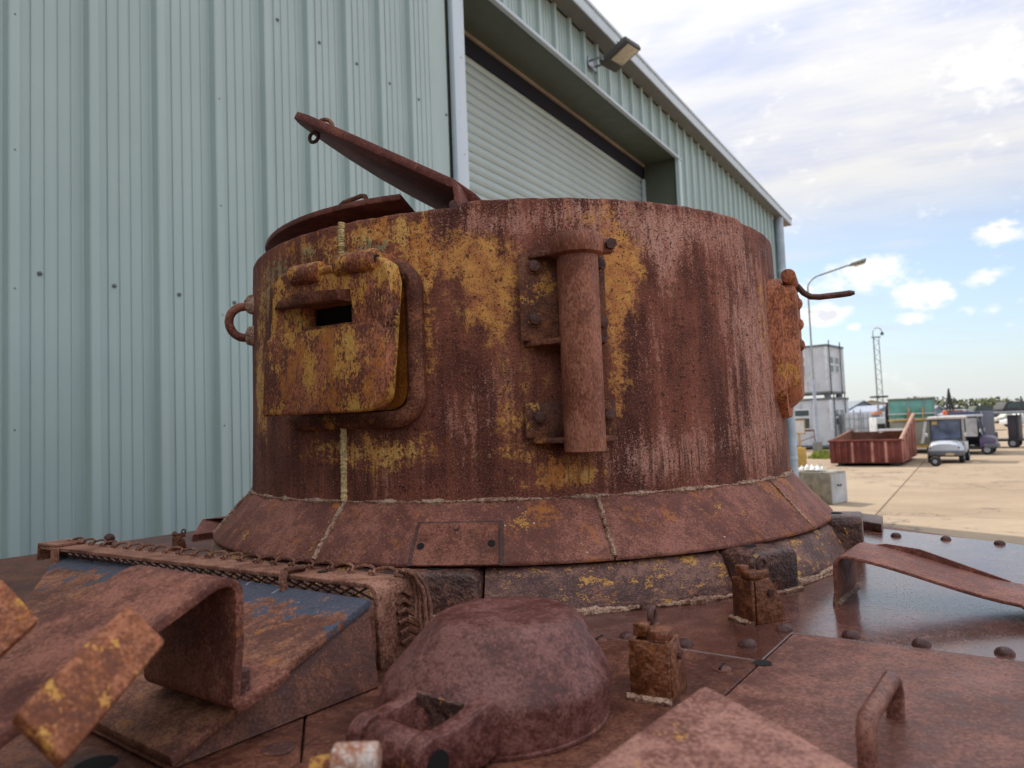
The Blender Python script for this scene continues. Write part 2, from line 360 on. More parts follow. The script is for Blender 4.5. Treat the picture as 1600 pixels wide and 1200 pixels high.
# door surround
MB().prism([W(OP0 - .155, .002, 0), W(OP0, .002, 0), W(OP0, .052, 0), W(OP0 - .155, .052, 0)], (0, 0, OPT + 1.0 if False else OPT + .51)).build('jamb_flashing', M_TRIM, wh, bevel=.004)
MB().prism([W(OP1, .004, 0), W(OP1 + .07, .004, 0), W(OP1 + .07, .046, 0), W(OP1, .046, 0)], (0, 0, OPT)).build('jamb_flashing', M_TRIM, wh, bevel=.003)
MB().prism([W(OP0 + .002, .006, OPT - .03), W(OP1 + .1, .006, OPT - .03), W(OP1 + .1, .055, OPT - .03), W(OP0 + .002, .055, OPT - .03)], (0, 0, .035)).build('lintel_flashing', M_TRIM, wh, bevel=.003)
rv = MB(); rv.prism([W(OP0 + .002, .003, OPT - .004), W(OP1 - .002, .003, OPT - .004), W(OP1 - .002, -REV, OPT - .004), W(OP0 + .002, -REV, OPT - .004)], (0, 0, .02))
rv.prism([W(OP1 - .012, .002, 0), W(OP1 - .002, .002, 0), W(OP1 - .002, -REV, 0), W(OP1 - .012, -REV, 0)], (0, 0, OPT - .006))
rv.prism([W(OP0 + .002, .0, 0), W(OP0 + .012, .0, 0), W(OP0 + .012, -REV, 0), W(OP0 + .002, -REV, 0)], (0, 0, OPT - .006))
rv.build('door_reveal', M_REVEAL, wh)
MB().prism([W(OP0 + .02, -REV + .02, OPT - .035), W(OP1 - .02, -REV + .02, OPT - .035), W(OP1 - .02, -REV - .005, OPT - .035), W(OP0 + .02, -REV - .005, OPT - .035)], (0, 0, .03)).build('head_trim', plain('head_trim_tan', (.40, .33, .29), .6), wh)
MB().prism([W(OP0 + .02, -REV - .01, OPT - .20), W(OP1 - .02, -REV - .01, OPT - .20), W(OP1 - .02, -REV - .03, OPT - .20), W(OP0 + .02, -REV - .03, OPT - .20)], (0, 0, .165)).build('brush_seal', plain('brush_seal_navy', (.012, .013, .028), .9), wh)
rd = bpy.data.objects.new('roller_door', None); COL.objects.link(rd); rd.parent = wh
SP = .097; pr = []
for q in range(9):
    f = q / 8; pr.append((f * SP * .93, .004 + .016 * sin(pi * f)))
pr.append((SP * .965, -.004)); pr.append((SP, .0))
mb = MB(); mb.strip([NRM * o + V((0, 0, z)) for z, o in pr], [DIR * (OP1 - OP0 - .05) + NRM * o + V((0, 0, z)) for z, o in pr], .002)
sm = mb.mesh('slat', M_SLAT, angle=30)
z = OPT - .15
while z > 0:
    z -= SP; o = link('slat', sm, rd); o.location = W(OP0 + .025, -REV - .06, z) - base
MB().prism([W(OP1 - .06, -REV + .012, 0), W(OP1 - .013, -REV + .012, 0), W(OP1 - .013, -REV - .03, 0), W(OP1 - .06, -REV - .03, 0)], (0, 0, OPT - .22)).build('door_guide', M_TRIM, wh)
# fixing screws
M_SCREW = plain('screw_head', (.17, .20, .20), .5, .3)
sc = MB(); sc.ball((0, 0, 0), .0075, 10, 4, X=DIR, Y=(0, 0, 1), Z=NRM, half=True); sc.cyl(NRM * -.002, NRM * .0025, .0105, 10); scm = sc.mesh('screw', M_SCREW)
sc = MB(); sc.ball((0, 0, 0), .005, 8, 4, X=DIR, Y=(0, 0, 1), Z=NRM, half=True); scs = sc.mesh('screw', M_SCREW)
pts = []
for zr in (2.836, 4.586, 1.1):
    s = S0 + .06 + .083
    while s < S_END - .2:
        if not (jamb_l - .02 < s < OP1 + .05): pts.append(W(s + random.uniform(-.006, .006), .0045, zr + random.uniform(-.008, .008)))
        s += PITCHW
for p in pts:
    o = link('screw', scm, wh); o.location = p - base
for k in range(5):
    sx = S0 + .03 + PITCHW * 3 * k
    for q in range(9):
        o = link('screw', scs, wh); o.location = W(sx, .0465, 1.58 + .586 * q) - base
for zz_ in (5.1, 4.3, 3.5):
    o = link('screw', scs, wh); o.location = W(OP0 - .06, .052, zz_) - base
# downpipe
dp = MB(); dp.cyl(W(S_END - .28, .12, 0), W(S_END - .28, .12, EAVE), .085, 18)
dpo = dp.build('downpipe', plain('downpipe_grey', (.46, .53, .62), .45), wh)
for zz_ in (1.2, 3.2, 5.2): MB().cyl(W(S_END - .28, .12, zz_), W(S_END - .28, .12, zz_ + .06), .092, 18).build('pipe_collar', M_TRIM, dpo)

# floodlight on the wall
fc = W(7.55, .5, 6.18); fl = thing('floodlight', 'grey rectangular floodlight tilted down on an arm above the roller door', 'floodlight', W(7.35, .04, 6.10))
M_LAMP = plain('lamp_housing', (.085, .08, .075), .55); M_GALV = plain('galvanised', (.42, .44, .46), .4, .6, .2, 8)
A_ = py(958, 112, 1); 
def onwall(u, v, off):
    d = ray(u, v); o = V((0, 0, CAM_Z)); k = (-WD + off - NRM.dot(o)) / NRM.dot(d); return o + d * k
fb0 = onwall(948, 105, .28); fb1 = onwall(990, 66, .62)
ax = (fb1 - fb0).normalized(); sidev = DIR - ax * DIR.dot(ax); sidev.normalize(); upv = sidev.cross(ax).normalized()
if upv.z < 0: upv = -upv
cc = (fb0 + fb1) / 2; L = (fb1 - fb0).length
MB().box(cc, (L, .30, .075), ax, sidev, upv).build('housing', M_LAMP, fl, bevel=.02)
MB().box(cc + ax * L * .12 - upv * .042, (L * .62, .22, .012), ax, sidev, upv).build('lens', plain('lamp_lens', (.62, .55, .42), .3, 0, .08, 20), fl, bevel=.004)
for q in range(7): MB().box(cc + ax * (L * (-.4 + .12 * q)) + upv * .05, (.008, .24, .03), ax, sidev, upv).build('cooling_fin', M_LAMP, fl)
w0 = onwall(925, 100, .04)
MB().box(w0, (.22, .012, .10), DIR, NRM, (0, 0, 1)).build('wall_plate', M_GALV, fl, bevel=.002)
ar = MB(); 
for sg in (-1, 1): ar.tube([w0 + DIR * .08 * sg, w0 + NRM * .16 + DIR * .08 * sg, fb0 + sidev * .13 * sg + ax * .06], .014, 8)
ar.build('arm', M_GALV, fl)
MB().cyl(fb0 - sidev * .17 + ax * .06, fb0 + sidev * .17 + ax * .06, .016, 10).build('pivot_bar', M_GALV, fl)


# ------------------------------------------------------------------ tank hull
DZ = 1.785; HA = radians(35.5); E1 = V((sin(HA), cos(HA), 0)); E2 = V((cos(HA), -sin(HA), 0)); UZ = V((0, 0, 1))
TC = V((.014, 2.078, 0))
def hp(a, b, z=DZ): return E1 * a + E2 * b + V((0, 0, z))
def tp(th, r, z): a = radians(th); return TC + V((sin(a) * r, -cos(a) * r, z))
def wet_deck(t, P, r, med, fine, grit, h, nrm):
    x, y, z = t.sep(P)      # water film lying on the plates around the far side of the ring, with dry islands
    big = t.noise(P, 2.6, 3, .6)
    a = t.math('ADD', t.math('MULTIPLY', x, .86), t.math('MULTIPLY', y, .25))
    w = t.math('ADD', t.math('MULTIPLY', t.math('SUBTRACT', a, WETX), 1.6), t.math('MULTIPLY', t.math('SUBTRACT', big, .5), 1.5))
    w = t.step(w, -.12, .16)
    w = t.math('MULTIPLY', w, t.step(t.noise(P, 430, 1, .7), .36, .50, .68, 1))
    r2 = t.math('ADD', t.math('MULTIPLY', t.math('SUBTRACT', 1.0, w), r), t.math('MULTIPLY', w, .15))
    nb = t.bump(t.noise(P, 420, 1, .6), .05, .0010)
    mx = t.N.new('ShaderNodeMix'); mx.data_type = 'VECTOR'; t.put(mx.inputs[0], w); t.put(mx.inputs[4], nrm); t.put(mx.inputs[5], nb)
    return r2, mx.outputs[1]
WETX = .17
M_DECK = rust('deck_rust_wet', gain=1.2, dark=(.058, .028, .024), mid=(.105, .054, .046), light=(.21, .115, .10), light_amt=.25, orange=.0, specks=.4, rough=.6, bump=.3, wet=wet_deck, spec=.8)
M_PLATE = rust('plate_rust', gain=1.22, dark=(.085, .042, .036), mid=(.14, .072, .060), light=(.26, .15, .13), light_amt=.5, orange=.0, specks=.5, rough=.55, bump=.35, spec=.3)
M_DARKP = rust('deck_rust_brown', gain=1.2, dark=(.048, .022, .018), mid=(.098, .045, .034), light=(.19, .10, .075), light_amt=.4, orange=.08, rough=.55, spec=.3)
M_CAST = rust('cast_rust', dark=(.065, .029, .027), mid=(.135, .062, .056), light=(.22, .13, .125), light_amt=.5, orange=.18, specks=.4, rough=.5, bump=.36, scale=2.6, spec=.4, gain=1.02, sat=1.45)
M_STRAP = rust('strap_rust', gain=1.32, dark=(.07, .032, .028), mid=(.14, .066, .052), light=(.26, .14, .115), light_amt=.5, orange=.25, ochre=.05, specks=.5, rough=.72, bump=.6)
M_TAB = rust('lug_rust', dark=(.075, .035, .027), mid=(.18, .078, .045), light=(.28, .15, .11), light_amt=.4, orange=.40, ochre=.50, specks=.6, scale=2.4)
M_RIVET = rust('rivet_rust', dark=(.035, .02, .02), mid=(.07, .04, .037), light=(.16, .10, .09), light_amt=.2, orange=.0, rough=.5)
M_LATCH = rust('latch_rust', dark=(.045, .018, .011), mid=(.12, .048, .024), light=(.20, .11, .08), light_amt=.4, orange=.24, ochre=.0, rough=.5, scale=2, spec=.5)
M_RING = rust('ring_rust', dark=(.040, .024, .025), mid=(.085, .048, .045), light=(.20, .13, .11), light_amt=.45, orange=.36, ochre=.56, specks=.6, rough=.6, scale=1.6, stretch=(1, 1, 1.8), spec=.35)
M_BLOCK = rust('block_rust', dark=(.026, .018, .018), mid=(.078, .046, .041), light=(.17, .11, .095), light_amt=.4, orange=.36, ochre=.18, specks=.4, rough=.45, bump=.6, scale=2, spec=.4)
M_WELD = rust('weld_bead', dark=(.10, .055, .043), mid=(.18, .115, .09), light=(.37, .305, .26), light_amt=.55, orange=.12, specks=.5, rough=.6, bump=1, scale=3)
M_BARR = rust('bar_rust', gain=1.2, dark=(.10, .05, .04), mid=(.19, .10, .075), light=(.36, .23, .19), light_amt=.6, orange=.05, rough=.75, stretch=(1, 1, 1))
M_WIRE = rust('wire_rust', dark=(.06, .033, .027), mid=(.12, .065, .05), light=(.24, .15, .12), light_amt=.4, orange=.05, rough=.7)
M_BLACKH = plain('dark_void', (.008, .006, .006), .9)
def blue_paint(t, P, c, med, fine):
    x, y, z = t.sep(P)      # remnants of blue paint near the raised back edge, flaking to white primer
    e = t.vmath('DOT_PRODUCT', P, tuple(E1)); n1 = t.noise(P, 18, 7, .65, .6); n2 = t.noise(t.mul(P, (1, 1, 1)), 55, 5, .6)
    k = t.math('ADD', t.math('MULTIPLY', t.math('SUBTRACT', e, BLUE_E), 7.0), t.math('MULTIPLY', t.math('SUBTRACT', n1, .5), 2.6))
    c = t.mix(t.step(t.math('ADD', k, t.math('MULTIPLY', t.math('SUBTRACT', n2, .5), .9)), .08, .2, 0, .9), c, (.058, .085, .125))
    k2 = t.math('ADD', k, t.math('MULTIPLY', t.math('SUBTRACT', n2, .5), 3.0))
    return t.mix(t.step(k2, .92, 1.1, 0, .6), c, (.42, .46, .48))
hull = thing('tank_hull', 'rust covered riveted tank hull deck below the round turret', 'tank', hp(1.2, -1.1, 0))
HL = hull.location.copy()
BLUE_E = E1.dot(pz(575, 935, 1.88) - HL) - .078
M_WEDGE = rust('wedge_rust', dark=(.065, .034, .030), mid=(.13, .068, .052), light=(.26, .15, .11), light_amt=.45, orange=.45, specks=.45, rough=.68, scale=1.6, extra=blue_paint)
def slab(poly, mat, name, z=DZ, th=.016, bev=.0015):
    MB().prism([(p.x, p.y, z - th) for p in poly], (0, 0, th)).build(name, mat, hull, bevel=bev, seg=1)
K = -.3137; g = .0011; XM = .16
slab([hp(-.1, K + g), hp(1.12 - g, K + g), hp(1.12 - g, XM), hp(-.1, XM)], M_PLATE, 'deck_plate')
farc = lambda b: 2.26 - .5 * (b + .43)
slab([hp(.973 + g, K - g), hp(.973 + g, -2.4), hp(3.3, -2.4), hp(3.1, -1.6), hp(farc(-.9), -.9), hp(farc(-.43), -.43), hp(farc(XM), XM), hp(1.12 + g, XM), hp(1.12 + g, K - g)], M_DECK, 'deck_plate')
q0, q1, q2 = pz(477, 1106, DZ), pz(470, 1190, DZ), pz(444, 1203, DZ); sx = V((g, 0, 0))
q9 = hp(.973 - g, E2.dot(q0) - .02); q8 = hp(-.1, E2.dot(q2) - .1)
slab([hp(-.1, K - g), hp(.973 - g, K - g), q9 + sx, q0 + sx, q1 + sx, q2 + sx, q8 + sx], M_DARKP, 'deck_plate')
slab([q9 - sx, hp(.973 - g, -2.4), hp(-.1, -2.4), q8 - sx, q2 - sx, q1 - sx, q0 - sx], M_DARKP, 'deck_plate')
hb = MB(); hb.prism([hp(-.12, XM + .01, .55), hp(farc(XM) + .02, XM + .01, .55), hp(3.3, -1.6, .55), hp(3.3, -2.42, .55), hp(-.12, -2.42, .55)], (0, 0, DZ - .0165 - .55)); hb.build('hull_body', M_PLATE, hull)
# edge strip with bolts on the far rim of the deck
# rivets, screws and holes on the deck
rvm = MB().lathe([(.0125, -.001), (.0120, .003), (.0095, .0072), (.0055, .0095), (.0004, .0102)], (0, 0, 0), 18).mesh('rivet', M_RIVET)
rlist = [(1168, 1009), (1225, 985), (1330, 995), (1440, 1008), (1570, 1022), (980, 996), (1400, 838), (1478, 843), (1562, 850), (1070, 1008)]
for u, v in rlist:
    o = link('rivet', rvm, hull); o.location = pz(u, v, DZ) - HL; o.rotation_euler.z = random.random() * 6; k = random.uniform(.92, 1.08); o.scale = (k, k, k * .9)
for k in range(5):
    o = link('rivet', rvm, hull); o.location = hp(1.15, -.05 + .093 * (k + 1) if k < 2 else -.36 - .1 * k, DZ) - HL
for u, v in ((1128, 1046), (936, 1001)):
    p = pz(u, v, DZ); s_ = MB(); s_.lathe([(.0125, 0), (.0118, .002), (.007, .0042), (.0003, .005)], p, 18)
    so = s_.build('slotted_screw', M_PLATE, hull); MB().box(p + V((0, 0, .0045)), (.023, .0028, .0018), V((.5, .86, 0)), V((.86, -.5, 0))).build('slot', M_BLACKH, so)
for u, v, r in ((1191, 1036, .0115), (150, 1195, .02)):
    p = pz(u, v, DZ); MB().lathe([(r * 1.18, .0006), (r, .0002), (r * .95, .0003)], p, 22).build('hole_rim', M_RIVET, hull)
    MB().lathe([(r * .97, .0008), (.0002, .0008)], p, 22).build('bolt_hole', M_BLACKH, hull)
p = pz(435, 1171, DZ); MB().lathe([(.0165, .0008), (.013, .0012), (.0004, .0009)], p, 22).build('plug', M_RIVET, hull)
# splash ring round the turret, in segments, with cast blocks between them
ringp = [(.770, 1.859), (.792, 1.858), (.803, 1.850), (.822, 1.812), (.832, 1.798), (.834, DZ - .01), (.77, DZ - .01)]
def ring(a0, a1): 
    mb = MB(); mb.lathe([(r, z) for r, z in ringp] + [ringp[0]], TC, max(4, int((a1 - a0) / 1.5)), radians(a0), radians(a1), caps=True); mb.build('splash_ring', M_RING, hull, rough=.0006)
for a0, a1 in ((-5.2, 26.4), (35.6, 59.5), (68.5, 150), (150.4, 290), (290.4, 343)): ring(a0, a1)
def weldarc(a0, a1, r, z, w, parent, step=.35, mat=None, name='weld_bead'):
    n = int((a1 - a0) / step); path = []; rad = []
    for i in range(n + 1):
        path.append(tp(a0 + (a1 - a0) * i / n, r + random.gauss(0, w * .13), z + random.gauss(0, w * .13))); rad.append(w * random.uniform(.75, 1.25) * (.72 + .38 * sin(i * .21 + 1.3 * sin(i * .07))))
    MB().tube(path, rad, 7).build(name, mat or M_WELD, parent)
weldarc(-5, 26.2, .838, DZ + .003, .0075, hull); weldarc(36, 60, .840, DZ + .002, .0075, hull); weldarc(36.5, 59, .852, DZ + .001, .006, hull)
def ringblock(a0, a1, r0, r1, z1, name='ring_block'):
    am = (a0 + a1) / 2; rd_ = tp(am, 1, 0) - TC; tg = V((-rd_.y, rd_.x, 0)); w = radians(a1 - a0) * (r0 + r1) / 2; mb = MB(); c = TC + rd_ * ((r0 + r1) / 2)
    prof = [(-w / 2, DZ - .004), (w / 2, DZ - .004), (w / 2, z1 - .012), (w / 2 - .012, z1), (-w / 2 + .012, z1), (-w / 2, z1 - .012)]
    mb.prism([TC + rd_ * (r1 - .0) + tg * x + UZ * z for x, z in prof], rd_ * (r0 - r1)); b = mb.build(name, M_BLOCK, hull, bevel=.010, seg=3, rough=.0004)
    wl = []; 
    for i in range(18): wl.append(TC + rd_ * (r1 + .002) + tg * (-w / 2 + w * i / 17) + UZ * (DZ + .002) + V((random.gauss(0, .0006), random.gauss(0, .0006), 0)))
    MB().tube(wl, .005, 6).build('weld_bead', M_WELD, b)
    MB().lathe([(.016, .0012), (.0003, .0012)], TC + rd_ * (r0 + .045) + UZ * z1, 20).build('bolt_hole', M_BLACKH, b)
ringblock(26.6, 35.3, .76, .868, 1.862); ringblock(59.8, 68.2, .76, .862, 1.872); ringblock(-17, -5.4, .76, .838, 1.861)
# toggle latches
def latch(c, fx, sc, parent, name='toggle_latch'):
    """c base centre, fx direction the plain front face looks to"""
    fx = V(fx).normalized(); sy = V((-fx.y, fx.x, 0)); c = V(c)
    def q(a, b, z): return c + (fx * a + sy * b) * sc + UZ * z * sc
    r_ = bpy.data.objects.new(name, None); COL.objects.link(r_); r_.parent = parent
    def bxl(n, a0, a1, b0, b1, z0, z1, m=M_LATCH, bv=.0022):
        MB().prism([q(a0, b0, z0), q(a1, b0, z0), q(a1, b1, z0), q(a0, b1, z0)], UZ * (z1 - z0) * sc).build(n, m, r_, bevel=bv * sc)
    bxl('front_plate', .026, .033, -.026, .026, 0, .072)
    side = [(.024, .0), (.024, .070), (-.006, .074), (-.030, .034), (-.036, .0)]
    for sg in (-1, 1):
        pts_ = [q(a, sg * .026, z) for a, z in side]; MB().prism(pts_, sy * (-sg * .006) * sc).build('side_plate', M_LATCH, r_, bevel=.0015)
    bxl('pivot_block', .004, .034, .002, .024, .074, .086); bxl('lever', -.032, .020, -.017, -.006, .060, .080)
    bxl('hasp', .012, .030, -.020, -.002, .076, .092)
    cc_ = q(-.022, -.012, .088); MB().tube([cc_ + (fx * cos(a) * .009 + UZ * sin(a) * .011) * sc for a in [2 * pi * i / 14 for i in range(14)]], .0042 * sc, 8, closed=True).build('eye', M_RIVET, r_)
    MB().cyl(q(-.004, -.031, .05), q(-.004, .031, .05), .006 * sc, 10).build('pivot_pin', M_RIVET, r_)
    MB().tube([q(.030 - .004 * i, -.0275 - .002 * (i % 2), .036 + .010 * sin(i * .55)) for i in range(15)], .0016 * sc, 6).build('safety_wire', M_WELD, r_)
    bd_ = [q(.036, -.028 + .004 * i, .002) for i in range(15)]; MB().tube(bd_, .0055 * sc, 6).build('weld_bead', M_WELD, r_, rough=.0008)
    return r_
latch(pz(1030, 1082, DZ), (-.50, -.86, 0), .92, hull)
latch(pz(1186, 968, DZ), (-.93, -.36, 0), .92, hull)
latch(pz(280, 858, DZ), (-.9, -.4, 0), .55, hull)
# cast ventilator cover
DC = V((-.036, .842, 0)); vc_ = bpy.data.objects.new('ventilator_cover', None); COL.objects.link(vc_); vc_.parent = hull
prof = [(.1300, DZ + .001), (.1300, DZ + .0035), (.1275, DZ + .0045), (.1278, DZ + .036), (.1268, DZ + .043), (.1235, DZ + .049), (.117, DZ + .057), (.088, DZ + .096), (.082, DZ + .1025), (.073, DZ + .1070), (.062, DZ + .1090), (.0005, DZ + .1105)]
mb = MB(); mb.lathe(prof, DC, 96)
for i, p in enumerate(mb.v):
    a = atan2(p.x - DC.x, p.y - DC.y); k = 1 + .0015 * sin(3 * a + 1); fz = (p.z - DZ) / .108; mb.v[i] = V((DC.x + (p.x - DC.x) * k + .020 * fz, DC.y + (p.y - DC.y) * k + .006 * fz, p.z))
mb.build('dome', M_CAST, vc_, angle=50)
for i in range(5):
    c_ = DC + V((-.012 + .0125 * i, -.038 + .002 * abs(i - 2), DZ + .1085)); MB().tube([c_ + V((cos(a) * .0042, sin(a) * .006, 0)) for a in [2 * pi * j / 10 for j in range(10)]], .0012, 5, closed=True).build('cast_mark', M_CAST, vc_)
# hinge of the cover: two arms with a knuckle between them
hd = V((-.66, -.75, 0)).normalized(); hs = V((-hd.y, hd.x, 0))   # away from the dome, along the pin
hc = V((-.116, .689, DZ + .026))
for sg, w in ((-1, .0095), (1, .011)):
    o_ = hc + hs * (.041 * sg); aw = hs * w
    pr_ = []
    for i in range(15):
        a = -pi / 2 + pi * 1.15 * i / 14; pr_.append(o_ + hd * cos(a) * .0235 + UZ * sin(a) * .0235)
    pr_ += [o_ - hd * .042 + UZ * .024, o_ - hd * .075 + UZ * .034, o_ - hd * .100 - UZ * .01, o_ - hd * .06 - UZ * .022]
    MB().prism([p - aw for p in pr_], aw * 2).build('hinge_arm', M_CAST, vc_, bevel=.0018, seg=2)
    MB().cyl(o_ + hs * (w + .0005) * sg, o_ + hs * (w + .0012) * sg, .0125, 20).build('pin_hole', M_BLACKH, vc_)
MB().prism([hc - hd * .050 - hs * .031 + UZ * .030, hc - hd * .050 + hs * .029 + UZ * .030, hc - hd * .046 + hs * .029 - UZ * .02, hc - hd * .046 - hs * .031 - UZ * .02], hd * -.006).build('hollow_shade_plate', M_BLOCK, vc_)  # dark plate between the arms, paints the shade of the hollow there
MB().cyl(hc - hs * .0305, hc + hs * .0285, .0205, 24).build('hinge_knuckle', M_CAST, vc_, bevel=.002)
MB().cyl(hc - hs * .05, hc + hs * .05, .010, 14).build('hinge_pin', M_RIVET, vc_)
br = [DC + hd * .118 - hs * .024 + UZ * (DZ + .062), DC + hd * .118 + hs * .024 + UZ * (DZ + .062), DC + hd * .100 + hs * .02 + UZ * (DZ + .088), DC + hd * .100 - hs * .02 + UZ * (DZ + .088)]
MB().prism([hc + hd * .012 - hs * .02 - UZ * .028, hc - hd * .05 - hs * .02 - UZ * .028, hc - hd * .05 + hs * .018 - UZ * .028, hc + hd * .012 + hs * .018 - UZ * .028], UZ * .016).build('hinge_base', M_CAST, vc_, bevel=.002)
# small sight clamp in the near foreground
cb = py(550, 1206, .50); cl = bpy.data.objects.new('sight_clamp', None); COL.objects.link(cl); cl.parent = hull
M_CHIP = rust('chipped_paint', dark=(.20, .10, .07), mid=(.36, .24, .20), light=(.42, .44, .45), light_amt=.55, orange=.5, rough=.5, scale=3)
MB().cyl(cb + V((-.012, 0, .006)), cb + V((.018, 0, .006)), .0125, 20).build('clamp_body', M_CHIP, cl, bevel=.002); MB().cyl(cb + V((-.026, 0, .002)), cb + V((-.012, 0, .004)), .008, 16).build('clamp_stub', M_TAB, cl)
MB().box(cb + V((.002, 0, -.02)), (.034, .02, .03)).build('clamp_foot', M_CHIP, cl, bevel=.003); MB().bx(cb.x - .02, cb.x + .022, cb.y - .012, cb.y + .012, DZ, cb.z - .03).build('clamp_post', M_BLOCK, cl, bevel=.002)
# wedge shaped plate box with blue paint
Rb = pz(575, 935, 1.88); Tp = pz(262, 1182, 1.802); 
sl_ = E2 * -1
wt = [Rb, Tp, Tp + sl_ * .52 + E1 * .02, Rb + sl_ * .90]
wb = [V((p.x, p.y, DZ + .002)) for p in wt]; wb[0] = pz(592, 1072, DZ + .002); wb[1] = pz(275, 1199, DZ + .002)
mb = MB(); mb.add([*wb, *[p - UZ * .012 for p in wt]], [(3, 2, 1, 0), (4, 5, 6, 7), (0, 1, 5, 4), (1, 2, 6, 5), (2, 3, 7, 6), (3, 0, 4, 7)]); wd = mb.build('wedge_box', M_DARKP, hull)
nn = (wt[1] - wt[0]).cross(wt[3] - wt[0]).normalized(); nn = nn if nn.z > 0 else -nn
ov = E2 * .004
mb = MB(); mb.prism([wt[0] + ov - nn * .0115, wt[1] + ov - nn * .0115, wt[2] - nn * .0115, wt[3] - nn * .0115], nn * .0115); mb.build('wedge_lid', M_WEDGE, wd, bevel=.0025)
# flat bar frame with wire lacing over its back edge
f0 = pz(583, 913, 1.897); f1 = pz(62, 853, 1.897); bl = (f1 - f0).length; bdn = (f1 - f0).normalized(); bk = V((-bdn.y, bdn.x, 0)); bk = bk if bk.y > 0 else -bk
fr = bpy.data.objects.new('mesh_frame', None); COL.objects.link(fr); fr.parent = hull
def fq(a, b, z=0): return f0 + bdn * a + bk * b + UZ * z
rr_ = .014; arc = [fq(bl, 0), fq(.03, 0)]
pa = [(bl, 0), (.012, 0)] + [(.012 - sin(q) * .018, -.018 + cos(q) * .018) for q in [pi / 2 * i / 6 for i in range(1, 7)]] + [(-.010, -.115)]
A = [fq(a, 0, z) for a, z in pa]; B = [fq(a, .062, z) for a, z in pa]
MB().strip(A, B, .007).build('flat_bar', M_BARR, fr, bevel=.0012, rough=.0003)
pe = [(bl - .075, 0), (bl + .0, .0)]
MB().strip([fq(bl - .065, 0, .0015), fq(bl + .006, 0, .0015), fq(bl + .010, 0, -.03)], [fq(bl - .065, .06, .0015), fq(bl + .006, .06, .0015), fq(bl + .010, .06, -.03)], .004).build('end_cap', M_BARR, fr)
p_ = [fq(bl - .062, -.004, -.002), fq(bl - .062, -.004, -.030)]
MB().strip([fq(bl - .085, -.003, .0), fq(bl - .085, -.003, -.03)], [fq(bl - .06, -.003, .0), fq(bl - .06, -.003, -.03)], .004).build('end_tab', M_BARR, fr)
# lacing: overlapping loops along the back edge
nl = 21; st_ = (bl - .03) / nl
lw = []
for i in range(nl):
    a = .0 + st_ * i; pth = []
    for j in range(9):
        f = j / 8; pth.append(fq(a + st_ * (1.18 * f - .05), .050 + .006 * sin(pi * f) - .008 * (f < .12), .003 + .0045 * sin(pi * f) + (.003 if 0 < j < 8 else 0)))
    pth.append(fq(a + st_ * 1.14, .044, .006)); pth.append(fq(a + st_ * 1.10, .040, .003))
    MB().tube(pth, .0023, 6).build('lacing_wire', M_WIRE, fr, rough=.0003)
for i in range(11):       # curled mesh ends bunched at the bent corner
    b0 = .052 + .006 * random.random(); x0 = -.004 - .004 * i; pth = []
    for j in range(9):
        f = j / 8; pth.append(fq(.012 - .026 * f - .0035 * i + random.gauss(0, .0015), b0 + .012 * sin(f * pi) + .003 * (i % 3), .008 - .085 * f * (.55 + .05 * i) + .010 * sin(f * pi * 1.2)))
    MB().tube(pth, .0032, 6).build('lacing_wire', M_WIRE, fr)
for i in range(6):
    z_ = -.02 - .013 * i; MB().tube([fq(-.006 - .002 * i, .036, z_), fq(-.010 - .002 * i, .046, z_ + .004), fq(-.012 - .003 * i, .058, z_ - .004), fq(-.016 - .004 * i, .070, z_ - .012)], .0034, 6).build('lacing_wire', M_WIRE, fr)
# diagonal wires of the screen seen under the bar
dg = MB().tube([(0, 0, 0), bdn * .052 + UZ * -.022 + bk * .012], .0016, 5).mesh('mesh_wire', M_BLOCK); dg2 = MB().tube([UZ * -.022 + bk * .012, bdn * .052], .0016, 5).mesh('mesh_wire', M_BLOCK)
for i in range(int((bl - .1) / .026)):
    for me in (dg, dg2):
        o = link('mesh_wire', me, fr); o.location = fq(.012 + .026 * i + random.uniform(-.002, .002), .006, -.006) - HL
MB().tube([fq(.17, -.006, .006), fq(.168, -.012, -.004), fq(.166, -.010, -.022)], .007, 8, flat=.6).build('tie_strap', M_WIRE, fr); MB().tube([fq(.17, .03, .004), fq(.17, -.006, .006)], .007, 8, flat=.6).build('tie_strap', M_WIRE, fr)
MB().lathe([(.008, .0006), (.0003, .0006)], fq(.135, .034, .0005), 16).build('bolt_hole', M_BLACKH, fr)
# bent strap standing on the wedge
g0 = V((-.290, .738, 0)); sw = E2 * -.167; slp = V((-.030, -.070, -.0255)); zr = 1.957
foot = pz(352, 1117, 1.822); 
def spath(base):
    P_ = [];  t_ = .012
    for k in (4.6, 3.2, 2.0, 1.0, .45): P_.append(base + UZ * zr + slp * k)
    for q in range(1, 7):
        a = pi / 2 * 1.05 * q / 6; P_.append(base + UZ * zr + slp * .45 * (1 - sin(a)) + E1 * .010 * sin(a) - UZ * (.014 * (1 - cos(a))) + UZ * .004 * sin(a * 2))
    P_.append(base + E1 * .010 + UZ * (zr - .06)); P_.append(base + E1 * .004 + UZ * 1.842)
    for q in range(1, 6):
        a = pi / 2 * q / 5; P_.append(base + E1 * (.004 + .016 * (1 - cos(a))) + UZ * (1.842 - .015 * sin(a)))
    P_.append(base + E1 * .075 + UZ * 1.8425); return P_
pa_, pb_ = spath(g0), spath(g0 + sw)
sob = MB().strip(pa_, pb_, -.009).build('bent_strap', M_STRAP, hull, bevel=.002, angle=50)
MB().tube([pa_[-1] - E1 * .045 + sw * .14 + UZ * -.006, pa_[-1] - E1 * .045 + sw * .14 + UZ * .018], .0105, 6).build('bolt', M_RIVET, sob)
bn = (pb_[2] - pa_[2]).cross(slp).normalized(); bn = bn if bn.z > 0 else -bn
